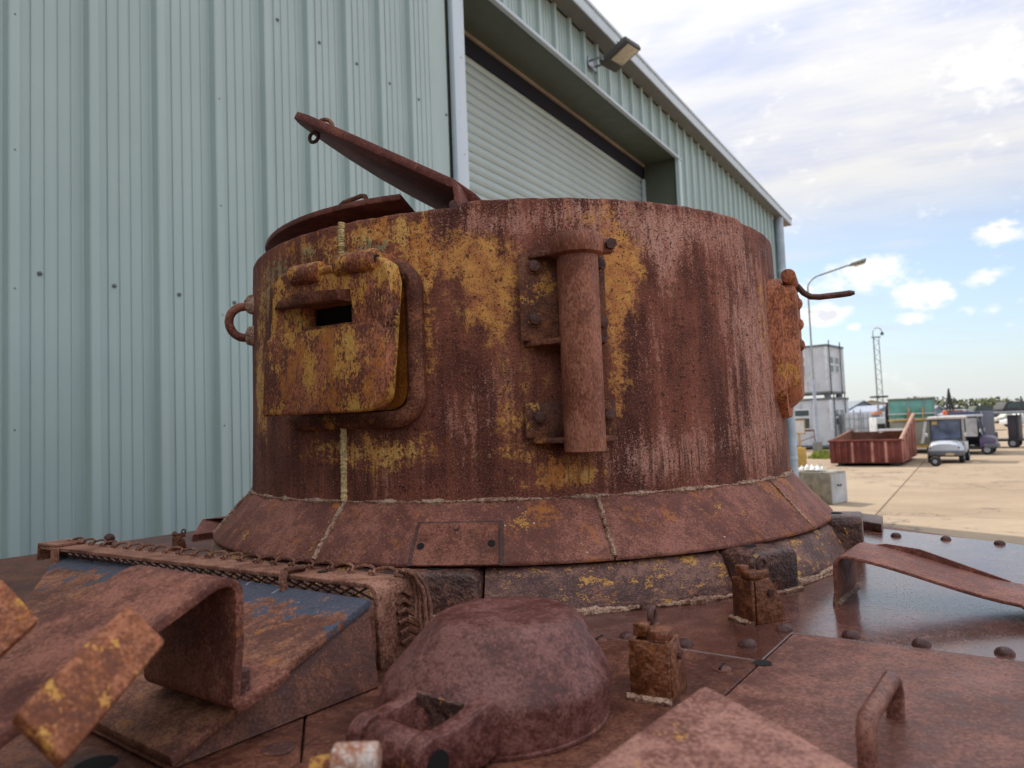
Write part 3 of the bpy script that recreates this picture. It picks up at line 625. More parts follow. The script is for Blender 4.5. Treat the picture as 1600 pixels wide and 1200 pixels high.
cbs = pa_[2] * .42 + pb_[2] * .58 + slp * -.1; ux = sw.normalized(); uy = bn.cross(ux).normalized()
MB().add([*[cbs + (ux * cos(a) + uy * sin(a)) * .062 + bn * .0008 for a in [2 * pi * i / 40 for i in range(40)]], *[cbs + (ux * cos(a) + uy * sin(a)) * .062 + bn * .006 for a in [2 * pi * i / 40 for i in range(40)]]], [tuple(range(40, 80))] + [(i, (i + 1) % 40, 40 + (i + 1) % 40, 40 + i) for i in range(40)]).build('pivot_disc', M_STRAP, sob, bevel=.0015)
tq = [py(200, 942, .545), py(261, 1000, .545), py(102, 1190, .455), py(24, 1112, .455)]; tn = (tq[1] - tq[0]).cross(tq[3] - tq[0]).normalized(); tn = tn if tn.y > 0 else -tn
MB().prism(tq, tn * .014).build('lug_plate', M_TAB, sob, bevel=.003, seg=2)
tq = [py(-60, 880, .60), py(6, 905, .60), py(64, 966, .60), py(-40, 1060, .55)]; MB().prism(tq, tn * .014).build('lug_plate', M_TAB, sob, bevel=.003)
# handrail loop on the near plate
h0, h1 = pz(1357, 1203, DZ), pz(1400, 1121, DZ); pth = [h0 - UZ * .004, h0 + UZ * .026]
for q in range(1, 6): a = pi / 2 * q / 5; pth.append(h0 + (h1 - h0) * (.13 * (1 - cos(a))) + UZ * (.026 + .016 * sin(a)))
for q in range(0, 6): a = pi / 2 * q / 5; pth.append(h0 + (h1 - h0) * (.87 + .13 * sin(a)) + UZ * (.026 + .016 * cos(a)))
pth += [h1 - UZ * .004]
MB().tube(pth, .0088, 14).build('grab_handle', M_PLATE, hull, rough=.0003)
# low bent guards
def guard(c, along, back, L, wdt, z0, z1, mat, name='splash_guard', fin=True):
    pr_ = [(-.004, -.001)] + [(.0, .3 * z0), (.0, z0 - .016)] + [(.014 * (1 - cos(a)), z0 - .016 + .016 * sin(a)) for a in [pi / 2 * i / 5 for i in range(1, 6)]]
    for i in range(1, 11):
        f = i / 10; pr_.append((.014 + (L - .02) * f, z0 + (z1 - z0) * (f * f * (3 - 2 * f) * .45 + f * .55)))
    pr_ += [(L - .001, z1 - .004), (L + .002, z1 - .012), (L + .003, -.001)]
    A = [c + along * a + UZ * z for a, z in pr_]; B = [p + back * wdt for p in A]
    o = MB().strip(A, B, -.0055).build(name, mat, hull, bevel=.0012, angle=40)
    if fin:
        fp = [(.02, z0), (.05, z0 + .0045), (L * .4, z0 + (z1 - z0) * .25 + .012), (L * .9, z1 + .010), (L * .95, z1 + .001)]
        MB().prism([c + along * a + back * (wdt * .97) + UZ * (z + .0) for a, z in fp] , back * .006).build('fin', mat, o)
    wl = [c + along * -.002 + back * (wdt * i / 12) + UZ * .002 for i in range(13)]; MB().tube(wl, .0045, 6).build('weld_bead', M_WELD, o, rough=.0006)
M_GUARD = rust('guard_rust', dark=(.09, .042, .038), mid=(.15, .075, .062), light=(.25, .145, .125), light_amt=.5, orange=.08, specks=.5, rough=.6, stretch=(1, 1, 1), spec=.3)
c0 = pz(1310, 946, DZ); al = (pz(1604, 972, DZ) - c0); al.z = 0; gl = al.length
guard(c0, al.normalized(), (pz(1338, 921, DZ) - c0).normalized(), gl, .150, .077, .020, M_GUARD)
# guard plate in the near foreground
M_NEAR = rust('near_guard_rust', gain=1.35, dark=(.10, .048, .042), mid=(.17, .088, .075), light=(.36, .23, .20), light_amt=.6, orange=.25, ochre=.42, specks=.35, rough=.7)
za = 1.877; k0 = pz(1092, 1066, za); k1 = pz(905, 1196, za); k2 = pz(1345, 1199, za - .004); dd = (k1 - k0).normalized(); bb = (k2 - k0).normalized()
mb = MB(); A = []; B = []
out = dd.cross(UZ).normalized(); out = out if out.x < 0 else -out
for q in range(0, 7):
    a = pi / 2 * (1 - q / 6); A.append(k0 + out * .012 * sin(a) + bb * .012 - UZ * .014 * (1 - cos(a)) * 1.0)
A = [A[0] - UZ * .07] + A; A += [k0 + bb * (.06 + .05 * i) - UZ * .0006 * i * i for i in range(0, 6)]
B = [p + dd * .34 for p in A]
ng = MB().strip(A, B, -.006).build('splash_guard', M_NEAR, hull, bevel=.0012, angle=50)
# far small things on the deck behind the wedge
MB().strip([pz(300, 846, DZ), pz(302, 846, DZ) + UZ * .02, pz(318, 838, DZ) + UZ * .055, pz(360, 836, DZ) + UZ * .055], [pz(300, 846, DZ) + E1 * .12, pz(302, 846, DZ) + UZ * .02 + E1 * .12, pz(318, 838, DZ) + UZ * .055 + E1 * .12, pz(360, 836, DZ) + UZ * .055 + E1 * .12], -.006).build('splash_guard', M_GUARD, hull)
bp = pz(171, 853, DZ); MB().ball(bp + UZ * .022, .016, 14, 8).build('ball_stop', M_RIVET, hull); MB().cyl(bp, bp + UZ * .015, .008).build('ball_stem', M_RIVET, hull)
# strip on the far rim behind the ring
p0 = pz(1345, 834, DZ); MB().prism([pz(1335, 824, DZ + .0), pz(1378, 832, DZ), pz(1380, 818, DZ + .0), pz(1340, 812, DZ)], UZ * .022).build('rim_block', M_BLOCK, hull, bevel=.003)

# ------------------------------------------------------------------ tank turret
tur = thing('tank_turret', 'rusty cylindrical tank turret with flaking ochre paint and sloping skirt', 'turret', TC + UZ * DZ)
TL = tur.location.copy()
OC = [(-30, 2.46, 24, .06, .35), (-12, 2.42, 5, .06, .5), (-52, 2.44, 8, .05, .8), (-45, 2.50, 8, .03, .6), (-30, 2.49, 10, .035, .75), (-20, 2.49, 6, .03, 1.0), (-14.5, 2.35, 2.2, .12, .85), (-57, 2.30, 5, .16, 1.0), (-60, 2.2, 4, .12, .7), (-55, 2.15, 4, .06, .7), (-35, 2.07, 12, .035, .75), (-24, 2.055, 8, .04, .8), (-20, 2.03, 6, .05, .4), (-15, 2.07, 5, .03, .6), (-3, 2.33, 3.5, .06, .5), (9, 2.01, 5, .035, .95), (3, 2.03, 6, .04, .5), (4, 1.995, 5, .02, .7), (52.5, 2.31, 3.5, .1, .8), (-17, 2.40, 3, .05, .6)]
OG = [(-9, 2.43, 9, .09, .62), (-3, 2.28, 6, .13, .45), (3, 2.2, 6, .1, .4), (17, 2.40, 5, .16, .5), (-8, 2.42, 6, .05, .5), (-4, 2.34, 3.5, .07, 1.0), (-2, 2.40, 3, .05, .8), (16.3, 2.37, 3.2, .12, 1.25), (15.5, 2.16, 2.4, .09, 1.0), (-16, 2.45, 8, .05, .6), (-1, 2.11, 5, .06, .6), (10, 2.50, 6, .03, .7), (-14, 2.25, 2, .1, .8), (21, 2.41, 4, .05, .45), (5, 2.05, 10, .04, .6), (51, 2.36, 4, .1, .8), (-7, 2.3, 4, .05, .4)]
PK = [(-5, 2.49, 12, .04, .9), (12, 2.5, 10, .05, 1.0), (25, 2.42, 3, .1, .8), (24, 2.46, 8, .07, .6), (-9, 2.13, 6, .07, .75), (21, 2.25, 4, .1, .6), (44, 2.3, 8, .3, 1.0), (33, 2.49, 10, .05, .9), (30, 2.05, 20, .06, .7), (18, 2.02, 10, .05, .8), (-20, 2.02, 8, .04, .45), (56, 2.2, 10, .3, 1.0), (-3, 2.2, 3, .06, .5)]
SG = [(-48, 2.47, 5, .03, .8), (-23, 2.465, 4, .02, .9), (-29.6, 2.49, 1.2, .06, .9), (-54, 2.43, 2, .05, .8), (-30, 2.08, 1.5, .03, .7), (-37, 2.48, 4, .03, .5)]
DR = [(-8, 2.14, 7, .09, 1), (26, 2.02, 11, .05, 1), (-30, 2.01, 18, .04, .9), (3, 2.06, 5, .05, .7), (40, 2.2, 8, .2, .5)]
def dens(tab, th, z):
    return min(1.5, sum(a * exp(-(((th - t0) / rt) ** 2 + ((z - z0) / rz) ** 2)) for t0, z0, rt, rz, a in tab))
def turret_mat(name):
    m, t, b = newmat(name); U = t.N.new('ShaderNodeUVMap'); U.uv_map = 'UVMap'; P = U.outputs[0]; A = t.attr('paint'); sg = t.attr('sage', 'Fac')
    sp = t.N.new('ShaderNodeSeparateColor'); t.L.new(A, sp.inputs[0]); R, G, B = sp.outputs[0], sp.outputs[1], sp.outputs[2]
    big = t.noise(P, 7, 3, .6); med = t.noise(P, 30, 5, .68); fine = t.noise(P, 120, 3, .75); grit = t.noise(P, 300, 1, .7)
    stk = t.noise(t.mul(P, (1, .10, 1)), 62, 3, .65); stb = t.noise(t.mul(P, (1, .16, 1)), 20, 4, .62); stf = t.noise(t.mul(P, (1, .16, 1)), 170, 2, .7)
    c = t.mix(t.step(t.math('ADD', t.math('MULTIPLY', big, .5), t.math('MULTIPLY', stb, .5)), .36, .64), (.082, .026, .019), (.265, .088, .057))
    def mask(d, gain, off, w, n1, n2, n3, k1=1.1, k2=.7, k3=.5):
        s = t.math('ADD', t.math('MULTIPLY', d, gain), t.math('MULTIPLY', t.math('SUBTRACT', n1, .5), k1))
        s = t.math('ADD', s, t.math('ADD', t.math('MULTIPLY', t.math('SUBTRACT', n2, .5), k2), t.math('MULTIPLY', t.math('SUBTRACT', n3, .5), k3)))
        return t.step(s, off, off + w)
    m2 = t.noise(P, 62, 3, .7)
    pk = mask(B, .45, .28, .26, stb, stk, fine, 1.2, 1.2, 1.6)
    c = t.mix(t.math('MULTIPLY', pk, .85), c, t.mix(big, (.38, .155, .11), (.52, .25, .19)))
    pl = mask(B, .40, .46, .16, stf, stk, grit, 1.3, .9, 1.6)
    c = t.mix(t.math('MULTIPLY', pl, .5), c, (.66, .42, .35))
    og = mask(t.math('ADD', G, t.math('MULTIPLY', t.math('SUBTRACT', m2, .5), 1.2)), .62, .40, .46, med, stb, fine, 1.4, 1.3, 1.3)
    c = t.mix(t.math('MULTIPLY', og, .88), c, t.mix(t.step(med, .35, .65), (.52, .19, .07), (.78, .40, .11)))
    oc = mask(t.math('ADD', R, t.math('MULTIPLY', t.math('SUBTRACT', m2, .5), 1.3)), .58, .40, .36, med, stk, fine, 1.8, 1.4, 1.2)
    c = t.mix(t.math('MULTIPLY', oc, .92), c, t.mix(t.step(stb, .35, .65), (.62, .24, .060), (.72, .36, .09)))
    yl = mask(R, .56, .66, .16, med, stb, fine, 1.9, 1.2, 1.2); c = t.mix(t.math('MULTIPLY', yl, .65), c, (.76, .47, .16))
    gr = mask(sg, .72, .42, .14, med, stk, fine, 1.8, 1.2, 1.2); c = t.mix(t.math('MULTIPLY', gr, .85), c, (.29, .31, .18))
    # dark pits and drips over everything
    pit = t.math('ADD', t.math('MULTIPLY', fine, .6), t.math('MULTIPLY', m2, .4))
    c = t.mix(t.step(pit, .535, .60, 0, .9), c, (.050, .018, .016))
    c = t.mix(t.step(t.math('ADD', t.math('MULTIPLY', stk, .7), t.math('MULTIPLY', big, .3)), .57, .66, 0, .55), c, (.070, .026, .020))
    run = t.math('MULTIPLY', t.step(t.noise(t.mul(P, (1, .05, 1)), 78, 2, .6), .52, .60), t.attr('paint', 'Alpha'))
    c = t.mix(t.math('MULTIPLY', run, .8), c, (.072, .026, .020))
    c = t.mix(t.step(grit, .57, .67, 0, .42), c, (.40, .21, .16))
    c = t.mix(t.step(grit, .42, .33, 0, .6), c, (.055, .020, .017))
    t.put(b.inputs['Base Color'], c); t.put(b.inputs['Roughness'], t.step(med, .3, .7, .6, .82)); b.inputs['Specular IOR Level'].default_value = .16
    h = t.math('ADD', t.math('MULTIPLY', fine, .6), t.math('MULTIPLY', t.noise(P, 60, 1, .6), .8))
    t.put(b.inputs['Normal'], t.bump(h, .8, .0024)); return m
M_TUR = turret_mat('turret_rust_paint')
def painted(o, ref=lambda p: None, uvf=None):
    """paint densities and metric uv from the turret's own cylinder coordinates"""
    me = o.data; me.color_attributes.new('paint', 'FLOAT_COLOR', 'POINT'); me.attributes.new('sage', 'FLOAT', 'POINT'); me.uv_layers.new(name='UVMap')
    pa, sa, uv = me.color_attributes['paint'], me.attributes['sage'], me.uv_layers['UVMap']
    co = []
    for i, v in enumerate(me.vertices):
        p = v.co + TL; th = math.degrees(atan2(p.x - TC.x, -(p.y - TC.y))); co.append((radians(th) * .71, p.z + (hypot(p.x - TC.x, p.y - TC.y)) * (0 if uvf is None else 1)))
        pa.data[i].color = (dens(OC, th, p.z), dens(OG, th, p.z), dens(PK, th, p.z), dens(DR, th, p.z)); sa.data[i].value = dens(SG, th, p.z)
    for pl_ in me.polygons:
        us = [co[me.loops[l].vertex_index][0] for l in pl_.loop_indices]
        for l in pl_.loop_indices:
            x_, y_ = co[me.loops[l].vertex_index]
            if max(us) - min(us) > 2 and x_ < 0: x_ += 2 * pi * .71
            uv.data[l].uv = (x_, y_)
NTH = 540; NZ = 90
def rim(th):
    z = 2.5265 if (-95 < th < -9.5) else 2.5365
    if -9.5 <= th < -7: z = 2.5265 + .010 * (th + 9.5) / 2.5
    if th > 46.5: z = 2.5295
    elif th > 44.5: z = 2.5365 - .007 * (th - 44.5) / 2
    return z + .0006 * sin(th * .9) + .0005 * sin(th * 2.3)
vs_, fs_ = [], []
for i in range(NTH):
    th = -180 + 360 * i / NTH; zt = rim(th)
    col_ = []
    for j in range(NZ + 1):
        f = j / NZ; z = 1.955 + (zt - .006 - 1.955) * f; r = .7105 - .0115 * f + .0007 * sin(th * .11 + z * 9) + .0005 * sin(th * .31 - z * 14)
        col_.append(tp(th, r, z))
    col_ += [tp(th, .697, zt - .002), tp(th, .690, zt), tp(th, .668, zt), tp(th, .664, zt - .003), tp(th, .664, 1.90)]
    vs_ += col_
M_ = NZ + 6
for i in range(NTH):
    j = (i + 1) % NTH; fs_ += [(i * M_ + q, j * M_ + q, j * M_ + q + 1, i * M_ + q + 1) for q in range(M_ - 1)]
o = MB().add(vs_, fs_).build('turret_wall', M_TUR, tur, angle=50); painted(o)
MB().lathe([(.6635, 2.500), (.0005, 2.500)], TC, 64).build('roof_plate', M_STRAP, tur)
# skirt: plates with radial seams
OC2 = [(3, 1.92, 8, .03, .0)]
def flecks(t, P, c, med, fine):
    v = t.voro(P, 46); r_ = t.noise(P, 9, 1, .5)
    return t.mix(t.math('MULTIPLY', t.step(v, .10, .06), t.step(r_, .56, .60)), c, (.60, .56, .52))
M_SKIRT = rust('skirt_rust', dark=(.080, .038, .034), mid=(.135, .065, .055), light=(.25, .14, .12), light_amt=.45, orange=.54, ochre=.22, specks=.55, rough=.7, bump=.5, extra=flecks)
cuts = [-29.5, 11.0, 48.5, 88, 128, 168, 208, 248, 290, 330.5]
for a0, a1 in zip(cuts[:-1], cuts[1:]):
    gg = .12; pr_ = [(.700, 1.966), (.712, 1.9655), (.757, 1.9165), (.8005, 1.870), (.8015, 1.866), (.800, 1.8625), (.780, 1.8605), (.700, 1.93), (.700, 1.966)]
    if a0 == -29.5: pass
    MB().lathe(pr_, TC, 28, radians(a0 + gg), radians(a1 - gg), caps=True).build('skirt_plate', M_SKIRT, tur, angle=40)
weldarc(-110, 110, .7115, 1.9660, .0056, tur)
for a in cuts[:3] + [-69.5]:
    w_ = .0030 if a == 48.5 else .0048; path = [];rad = []
    for i in range(46):
        f = i / 45; path.append(tp(a + random.gauss(0, .05), .7115 + (.801 - .7115) * f + .0005, 1.9665 - .0975 * f + .001)); rad.append(w_ * random.uniform(.65, 1.3))
    MB().tube(path, rad, 7).build('weld_bead', M_WELD, tur)
M_WELDP = rust('weld_bead_painted', dark=(.16, .15, .10), mid=(.34, .27, .15), light=(.52, .44, .30), light_amt=.7, orange=.25, ochre=.3, specks=.6, bump=1, scale=3)
for z0, z1 in ((2.449, 2.527), (1.968, 2.110)):
    path = [];rad = []
    for i in range(40):
        z = z0 + (z1 - z0) * i / 39; path.append(tp(-29.7 + random.gauss(0, .03), .7105 - .0115 * (z - 1.955) / .575 + .0005, z)); rad.append(.0072 * random.uniform(.85, 1.2))
    MB().tube(path, rad, 8).build('weld_bead', M_WELDP, tur)
# maker's blank plate on the skirt
def cone(th, z, out=0.0):
    f = (z - 1.8665) / (1.9655 - 1.8665); r = .801 - .089 * f; a = radians(th); n_ = V((sin(a) * .74, -cos(a) * .74, .67)); return tp(th, r, z) + n_ * out
cp = [(-14.3, 1.865), (-3.4, 1.866), (-3.6, 1.9285), (-14.3, 1.926)]
A = [cone(-14.4 + 11 * i / 10, 1.866 - .004, .009) for i in range(11)]; B = [cone(-14.6 + 11 * i / 10, 1.9265, .009) for i in range(11)]
MB().strip([cone(-15.1 + 12.2 * i / 10, 1.863, .004) for i in range(11)], [cone(-15.2 + 12.2 * i / 10, 1.931, .004) for i in range(11)], .003).build('seam_shade_plate', M_RIVET, tur)  # dark sheet under the plate's edge, stands in for seam shade
cpo = MB().strip(A, B, .005).build('blank_plate', M_STRAP, tur, bevel=.0008)
for th, z, hole in ((-9.3, 1.919, 0), (-13.7, 1.890, 1), (-4.4, 1.893, 1)):
    c_ = cone(th, z, .0095); a = radians(th); n_ = V((sin(a) * .74, -cos(a) * .74, .67)); MB().cyl(c_ - n_ * .002, c_ + n_ * .0006, .0068, 14).build('screw_hole' if hole else 'screw', M_BLACKH if hole else M_RIVET, cpo)
    if not hole: MB().cyl(c_, c_ + n_ * .0016, .0046, 12).build('screw_head', M_SKIRT, cpo)
# hatch leaves
M_HATCH = rust('hatch_rust', dark=(.062, .026, .024), mid=(.115, .048, .043), light=(.20, .105, .09), light_amt=.35, orange=.22, specks=.5, rough=.65)
A0 = py(702, 292, 1.42); B0 = py(443, 176, 1.60); C0 = py(640, 300, 1.78); ea = (B0 - A0); La = ea.length; ea.normalize(); eb = C0 - A0; eb -= ea * eb.dot(ea); eb.normalize(); en = ea.cross(eb); en = en if en.z > 0 else -en
def lf(a, b, c=0): return A0 + ea * a + eb * b + en * c
outl = [(0, 0), (La * .5, -.002), (La * .86, .0), (La * .96, .014), (La, .055), (La * .985, .13), (La * .93, .21), (La * .82, .285), (La * .66, .335), (La * .45, .365), (La * .2, .375), (-.01, .375), (-.03, .29), (-.03, .05)]
h1 = MB().prism([lf(a, b) for a, b in outl], en * .0185).build('hatch_leaf', M_HATCH, tur, bevel=.003)
h1['label'] = 'hatch leaf swung up steeply'
hk = [lf(La * .80 + .022 * cos(a), .03, .0145 + .016 * max(0, sin(a)) - .004 * (sin(a) <= 0)) for a in [pi * i / 10 for i in range(11)]]
MB().tube(hk, .0048, 8).build('pull_handle', M_LATCH, h1)
ec = lf(La * .86, .045, -.014); MB().tube([ec + ea * cos(a) * .012 + en * sin(a) * .012 for a in [2 * pi * i / 14 for i in range(14)]], .0042, 8, closed=True).build('lock_eye', M_RIVET, h1)
hg = py(718, 314, 1.405); MB().strip([lf(.012, 0, .0145), lf(-.012, 0, .013), hg + UZ * .004, hg - UZ * .006], [lf(.012, .36, .0145), lf(-.012, .36, .013), hg + UZ * .004 + eb * .36, hg - UZ * .006 + eb * .36], .012).build('hinge_strap', M_HATCH, h1, bevel=.002)
MB().cyl(py(708, 319, 1.40), py(708, 319, 1.40) + eb * .22, .009, 14).build('hinge_pin', M_RIVET, h1)
zb = 2.578; pl = []
cA = V((-.214, 1.50)); 
a_start = atan2(cA.x - TC.x, -(cA.y - TC.y)); Rl = (cA - V((TC.x, TC.y))).length
for i in range(41):
    a = a_start - radians(150) * i / 40; R_ = .625 + .045 * min(1, i / 14); pl.append((TC.x + sin(a) * R_, TC.y - cos(a) * R_))
tilt = lambda x, y: zb + (x + .2) * -.015
h2 = MB().prism([V((x, y, tilt(x, y))) for x, y in pl], (0, 0, .0135)).build('hatch_leaf', M_HATCH, tur, bevel=.003)
h2['label'] = 'hatch leaf resting just above the turret rim'
k0 = py(528, 312, 1.62); k1 = py(574, 299, 1.55); k0.z = k1.z = zb + .013; md = (k0 + k1) / 2
MB().tube([k0, k0 * .92 + k1 * .08 + UZ * .016, k0 * .8 + k1 * .2 + UZ * .020, k0 * .2 + k1 * .8 + UZ * .020, k0 * .08 + k1 * .92 + UZ * .016, k1], .0052, 8).build('pull_handle', M_LATCH, h2)
for u in (585, 622):
    p = py(u, 322, 1.66); MB().tube([V((p.x, p.y, zb - .022)), V((p.x, p.y, zb))], [.012, .008], 10).build('rubber_stop', M_RIVET, h2)
MB().cyl(V((-.30, 1.85, 2.49)), V((-.30, 1.85, zb)), .02, 12).build('support_post', M_RIVET, h2)
# vision flap with its raised frame
M_VIS = rust('visor_rust_paint', dark=(.060, .028, .024), mid=(.15, .062, .042), light=(.30, .15, .10), light_amt=.5, orange=.62, ochre=.78, specks=.85, rough=.62, bump=.6, scale=1.25, stretch=(1, 1, .6))
M_OR = rust('inner_orange_rust', dark=(.07, .028, .012), mid=(.15, .060, .022), light=(.24, .12, .05), light_amt=.4, orange=.4, specks=.2)
thv = -30; av = radians(thv); vn = V((sin(av), -cos(av), 0)); vt = V((cos(av), sin(av), 0))
def vq(t_, z, r): return TC + vn * r + vt * t_ + UZ * z
# frame: raised rounded border welded to the wall
def rrect(x0, x1, z0, z1, r, n=6, sk=(0, 0)):
    pts = []
    for cx, cz, a in ((x1 - r, z0 + r, -pi / 2), (x1 - r, z1 - r, 0), (x0 + r, z1 - r, pi / 2), (x0 + r, z0 + r, pi)):
        for i in range(n + 1):
            q = a + pi / 2 * i / n; pts.append((cx + r * cos(q), cz + r * sin(q)))
    return pts
M_FRM = rust('visor_frame_rust', dark=(.045, .022, .018), mid=(.10, .045, .033), light=(.22, .12, .09), light_amt=.35, orange=.42, ochre=.30, specks=.7, bump=.8)
fo = [vq(t_, z, .712) for t_, z in rrect(-.166, .181, 2.124, 2.416, .05, 8)]
def fit(p, r):   # onto the turret wall
    d = V((p.x - TC.x, p.y - TC.y, 0)); return TC + d.normalized() * r + UZ * p.z
MB().tube([fit(p, .712) for p in fo], .0175, 12, closed=True).build('visor_frame', M_FRM, tur, rough=.0008)
vis = bpy.data.objects.new('vision_flap', None); COL.objects.link(vis); vis.parent = tur
MB().prism([fit(vq(t_, z, .71), .7065) for t_, z in rrect(-.146, .165, 2.142, 2.398, .04)], vn * .012).build('visor_seat', M_OR, vis)
FR0, FR1 = .735, .772
def face_outline():
    L_ = [(-.146, 2.142), (.108, 2.140)]
    for i in range(1, 7): a = -pi / 2 + pi / 2 * i / 6; L_.append((.120 + .044 * cos(a) - .002 * i / 6, 2.184 + .044 * sin(a)))
    L_ += [(.185, 2.375), (.176, 2.408), (.156, 2.422), (-.100, 2.424), (-.122, 2.40)]
    return L_
ol = face_outline()
# flap as four pieces of one plate round the slot
sx0, sx1, sz0, sz1 = -.035, .086, 2.309, 2.347
def flap():
    bm_ = MB(); n_ = len(ol)
    # front/back faces split in bands round the slot
    def xat(z, side):
        best = None
        for i in range(n_):
            (xa, za_), (xb, zb_) = ol[i], ol[(i + 1) % n_]
            if (za_ - z) * (zb_ - z) <= 0 and abs(za_ - zb_) > 1e-9:
                x_ = xa + (xb - xa) * (z - za_) / (zb_ - za_)
                if best is None or (side < 0 and x_ < best) or (side > 0 and x_ > best): best = x_
        return best
    low = [(x_, z_) for x_, z_ in ol if z_ < sz0]; hi = [(x_, z_) for x_, z_ in ol if z_ > sz1]
    il = [i for i, p in enumerate(ol) if p[1] < sz0]; 
    lowp = [(xat(sz0, -1), sz0)] + low + [(xat(sz0, 1), sz0)]; hip = [(xat(sz1, 1), sz1)] + hi + [(xat(sz1, -1), sz1)]
    left = [(xat(sz0, -1), sz0), (sx0, sz0), (sx0, sz1), (xat(sz1, -1), sz1)]; right = [(sx1, sz0), (xat(sz0, 1), sz0), (xat(sz1, 1), sz1), (sx1, sz1)]
    lowp = [lowp[0]] + low + [lowp[-1], (sx1, sz0), (sx0, sz0)]; hip = [hip[0]] + hi + [hip[-1], (sx0, sz1), (sx1, sz1)]
    for p in (lowp, hip, left, right): bm_.prism([vq(x_, z_, FR0) for x_, z_ in p], vn * (FR1 - FR0))
    return bm_
fb = flap(); fbm = fb.mesh('flap_plate', M_VIS, TL, bevel=0)
bm = bmesh.new(); bm.from_mesh(fbm); bmesh.ops.remove_doubles(bm, verts=bm.verts, dist=1e-5)
# drop interior walls shared by two bands
seen = {}
for f in bm.faces: seen.setdefault(tuple(sorted(v.index for v in f.verts)), []).append(f)
bmesh.ops.delete(bm, geom=[f for k_, l_ in seen.items() if len(l_) > 1 for f in l_], context='FACES')
cen = [f.calc_center_median() for f in bm.faces]
bmesh.ops.recalc_face_normals(bm, faces=bm.faces)
es = [e for e in bm.edges if len(e.link_faces) == 2 and e.calc_face_angle(0) > radians(40)]
bmesh.ops.bevel(bm, geom=es, offset=.008, segments=3, profile=.6, affect='EDGES', clamp_overlap=True)
bm.to_mesh(fbm); bm.free()
for p in fbm.polygons: p.use_smooth = True
fbm.set_sharp_from_angle(angle=radians(40)); link('flap_plate', fbm, vis)
low_ = [(-.1495, 2.140), (.106, 2.138)] + [(.1205 + .0455 * cos(-pi / 2 + pi / 2 * i / 6), 2.1835 + .0455 * sin(-pi / 2 + pi / 2 * i / 6)) for i in range(1, 7)] + [(.170, 2.285), (.154, 2.302), (-.118, 2.302), (-.138, 2.285)]
MB().prism([vq(x_, z_, FR1 - .004) for x_, z_ in low_], vn * .012).build('lower_plate', M_VIS, vis, bevel=.006, seg=3)
MB().prism([vq(sx0 - .01, sz0 - .01, .722), vq(sx1 + .01, sz0 - .01, .722), vq(sx1 + .01, sz1 + .01, .722), vq(sx0 - .01, sz1 + .01, .722)], vn * .004).build('slot_back', M_BLACKH, vis)
hd_ = MB()   # hood over the slot: blade that tapers to the left
hp_ = [(-.110, 2.357, 0.005), (-.08, 2.372, 0.022), (-.02, 2.376, 0.041), (.05, 2.373, 0.046), (.088, 2.371, 0.041)]; hb_ = [(-.110, 2.355, 0.003), (-.08, 2.350, 0.022), (-.02, 2.347, 0.035), (.05, 2.346, 0.038), (.088, 2.346, 0.032)]
A = [vq(x_, z_ , FR1 - .004) for x_, z_, d_ in hp_]; B = [vq(x_, z_ - .008, FR1 + d_) for x_, z_, d_ in hp_]; C = [vq(x_, z_, FR1 + d_) for x_, z_, d_ in hb_]; Dn = [vq(x_, z_, FR1 - .004) for x_, z_, d_ in hb_]
n_ = 5; hd_.add(A + B + C + Dn, [f for i in range(4) for f in ((i, i + 1, 5 + i + 1, 5 + i), (5 + i, 6 + i, 11 + i, 10 + i), (10 + i, 11 + i, 16 + i, 15 + i), (15 + i, 16 + i, i + 1, i))] + [(0, 5, 10, 15), (4, 19, 14, 9)])
hd_.build('slot_hood', M_FRM, vis, bevel=.0025)
for x0, x1, zc in ((-.062, .012, 2.414), (.056, .150, 2.418)):
    r_ = .021; hgm = MB(); hgm.cyl(vq(x0, zc, FR1 - .004), vq(x1, zc, FR1 - .004), r_, 22); hgo = hgm.build('hinge', M_VIS, vis, bevel=.004)
    MB().prism([vq(x0 + .004, zc, FR1 - .006), vq(x1 - .004, zc, FR1 - .006), vq(x1 - .004, zc, .705), vq(x0 + .004, zc, .705)], UZ * .018).build('hinge_leaf', M_VIS, hgo, bevel=.003)
    MB().cyl(vq(x1, zc, FR1 - .004), vq(x1 + .0012, zc, FR1 - .004), .0085, 16).build('pin_hole', M_BLACKH, hgo)
MB().cyl(vq(-.064, 2.414, FR1 - .004), vq(.066, 2.414, FR1 - .004), .009, 12).build('hinge_rod', M_VIS, vis)
# second vision block seen edge-on
thb = 66; ab = radians(thb); bn_ = V((sin(ab), -cos(ab), 0)); bt = V((cos(ab), sin(ab), 0))
def bq(t_, z, r): return TC + bn_ * r + bt * t_ + UZ * z
M_VIS2 = rust('block_orange_rust', dark=(.075, .032, .024), mid=(.20, .075, .045), light=(.36, .19, .14), light_amt=.55, orange=.46, ochre=.42, specks=.8, rough=.65, bump=.7, scale=1.3, stretch=(1, 1, .5))
vb = bpy.data.objects.new('vision_block', None); COL.objects.link(vb); vb.parent = tur
def oct_(w, z0, z1, ch): return [(-w, z0 + ch), (-w + ch, z0), (w - ch, z0), (w, z0 + ch), (w, z1 - ch * .4), (w - ch * .4, z1), (-w + ch * .4, z1), (-w, z1 - ch * .4)]
def frus(o0, o1, r0, r1, name, mat, bev):
    a_ = [bq(x_, z_, r0) for x_, z_ in o0]; b_ = [bq(x_, z_, r1) for x_, z_ in o1]; n_ = len(a_)
    MB().add(a_ + b_, [tuple(range(n_ - 1, -1, -1)), tuple(range(n_, 2 * n_))] + [(i, (i + 1) % n_, n_ + (i + 1) % n_, n_ + i) for i in range(n_)]).build(name, mat, vb, bevel=bev, seg=2, rough=.0005)
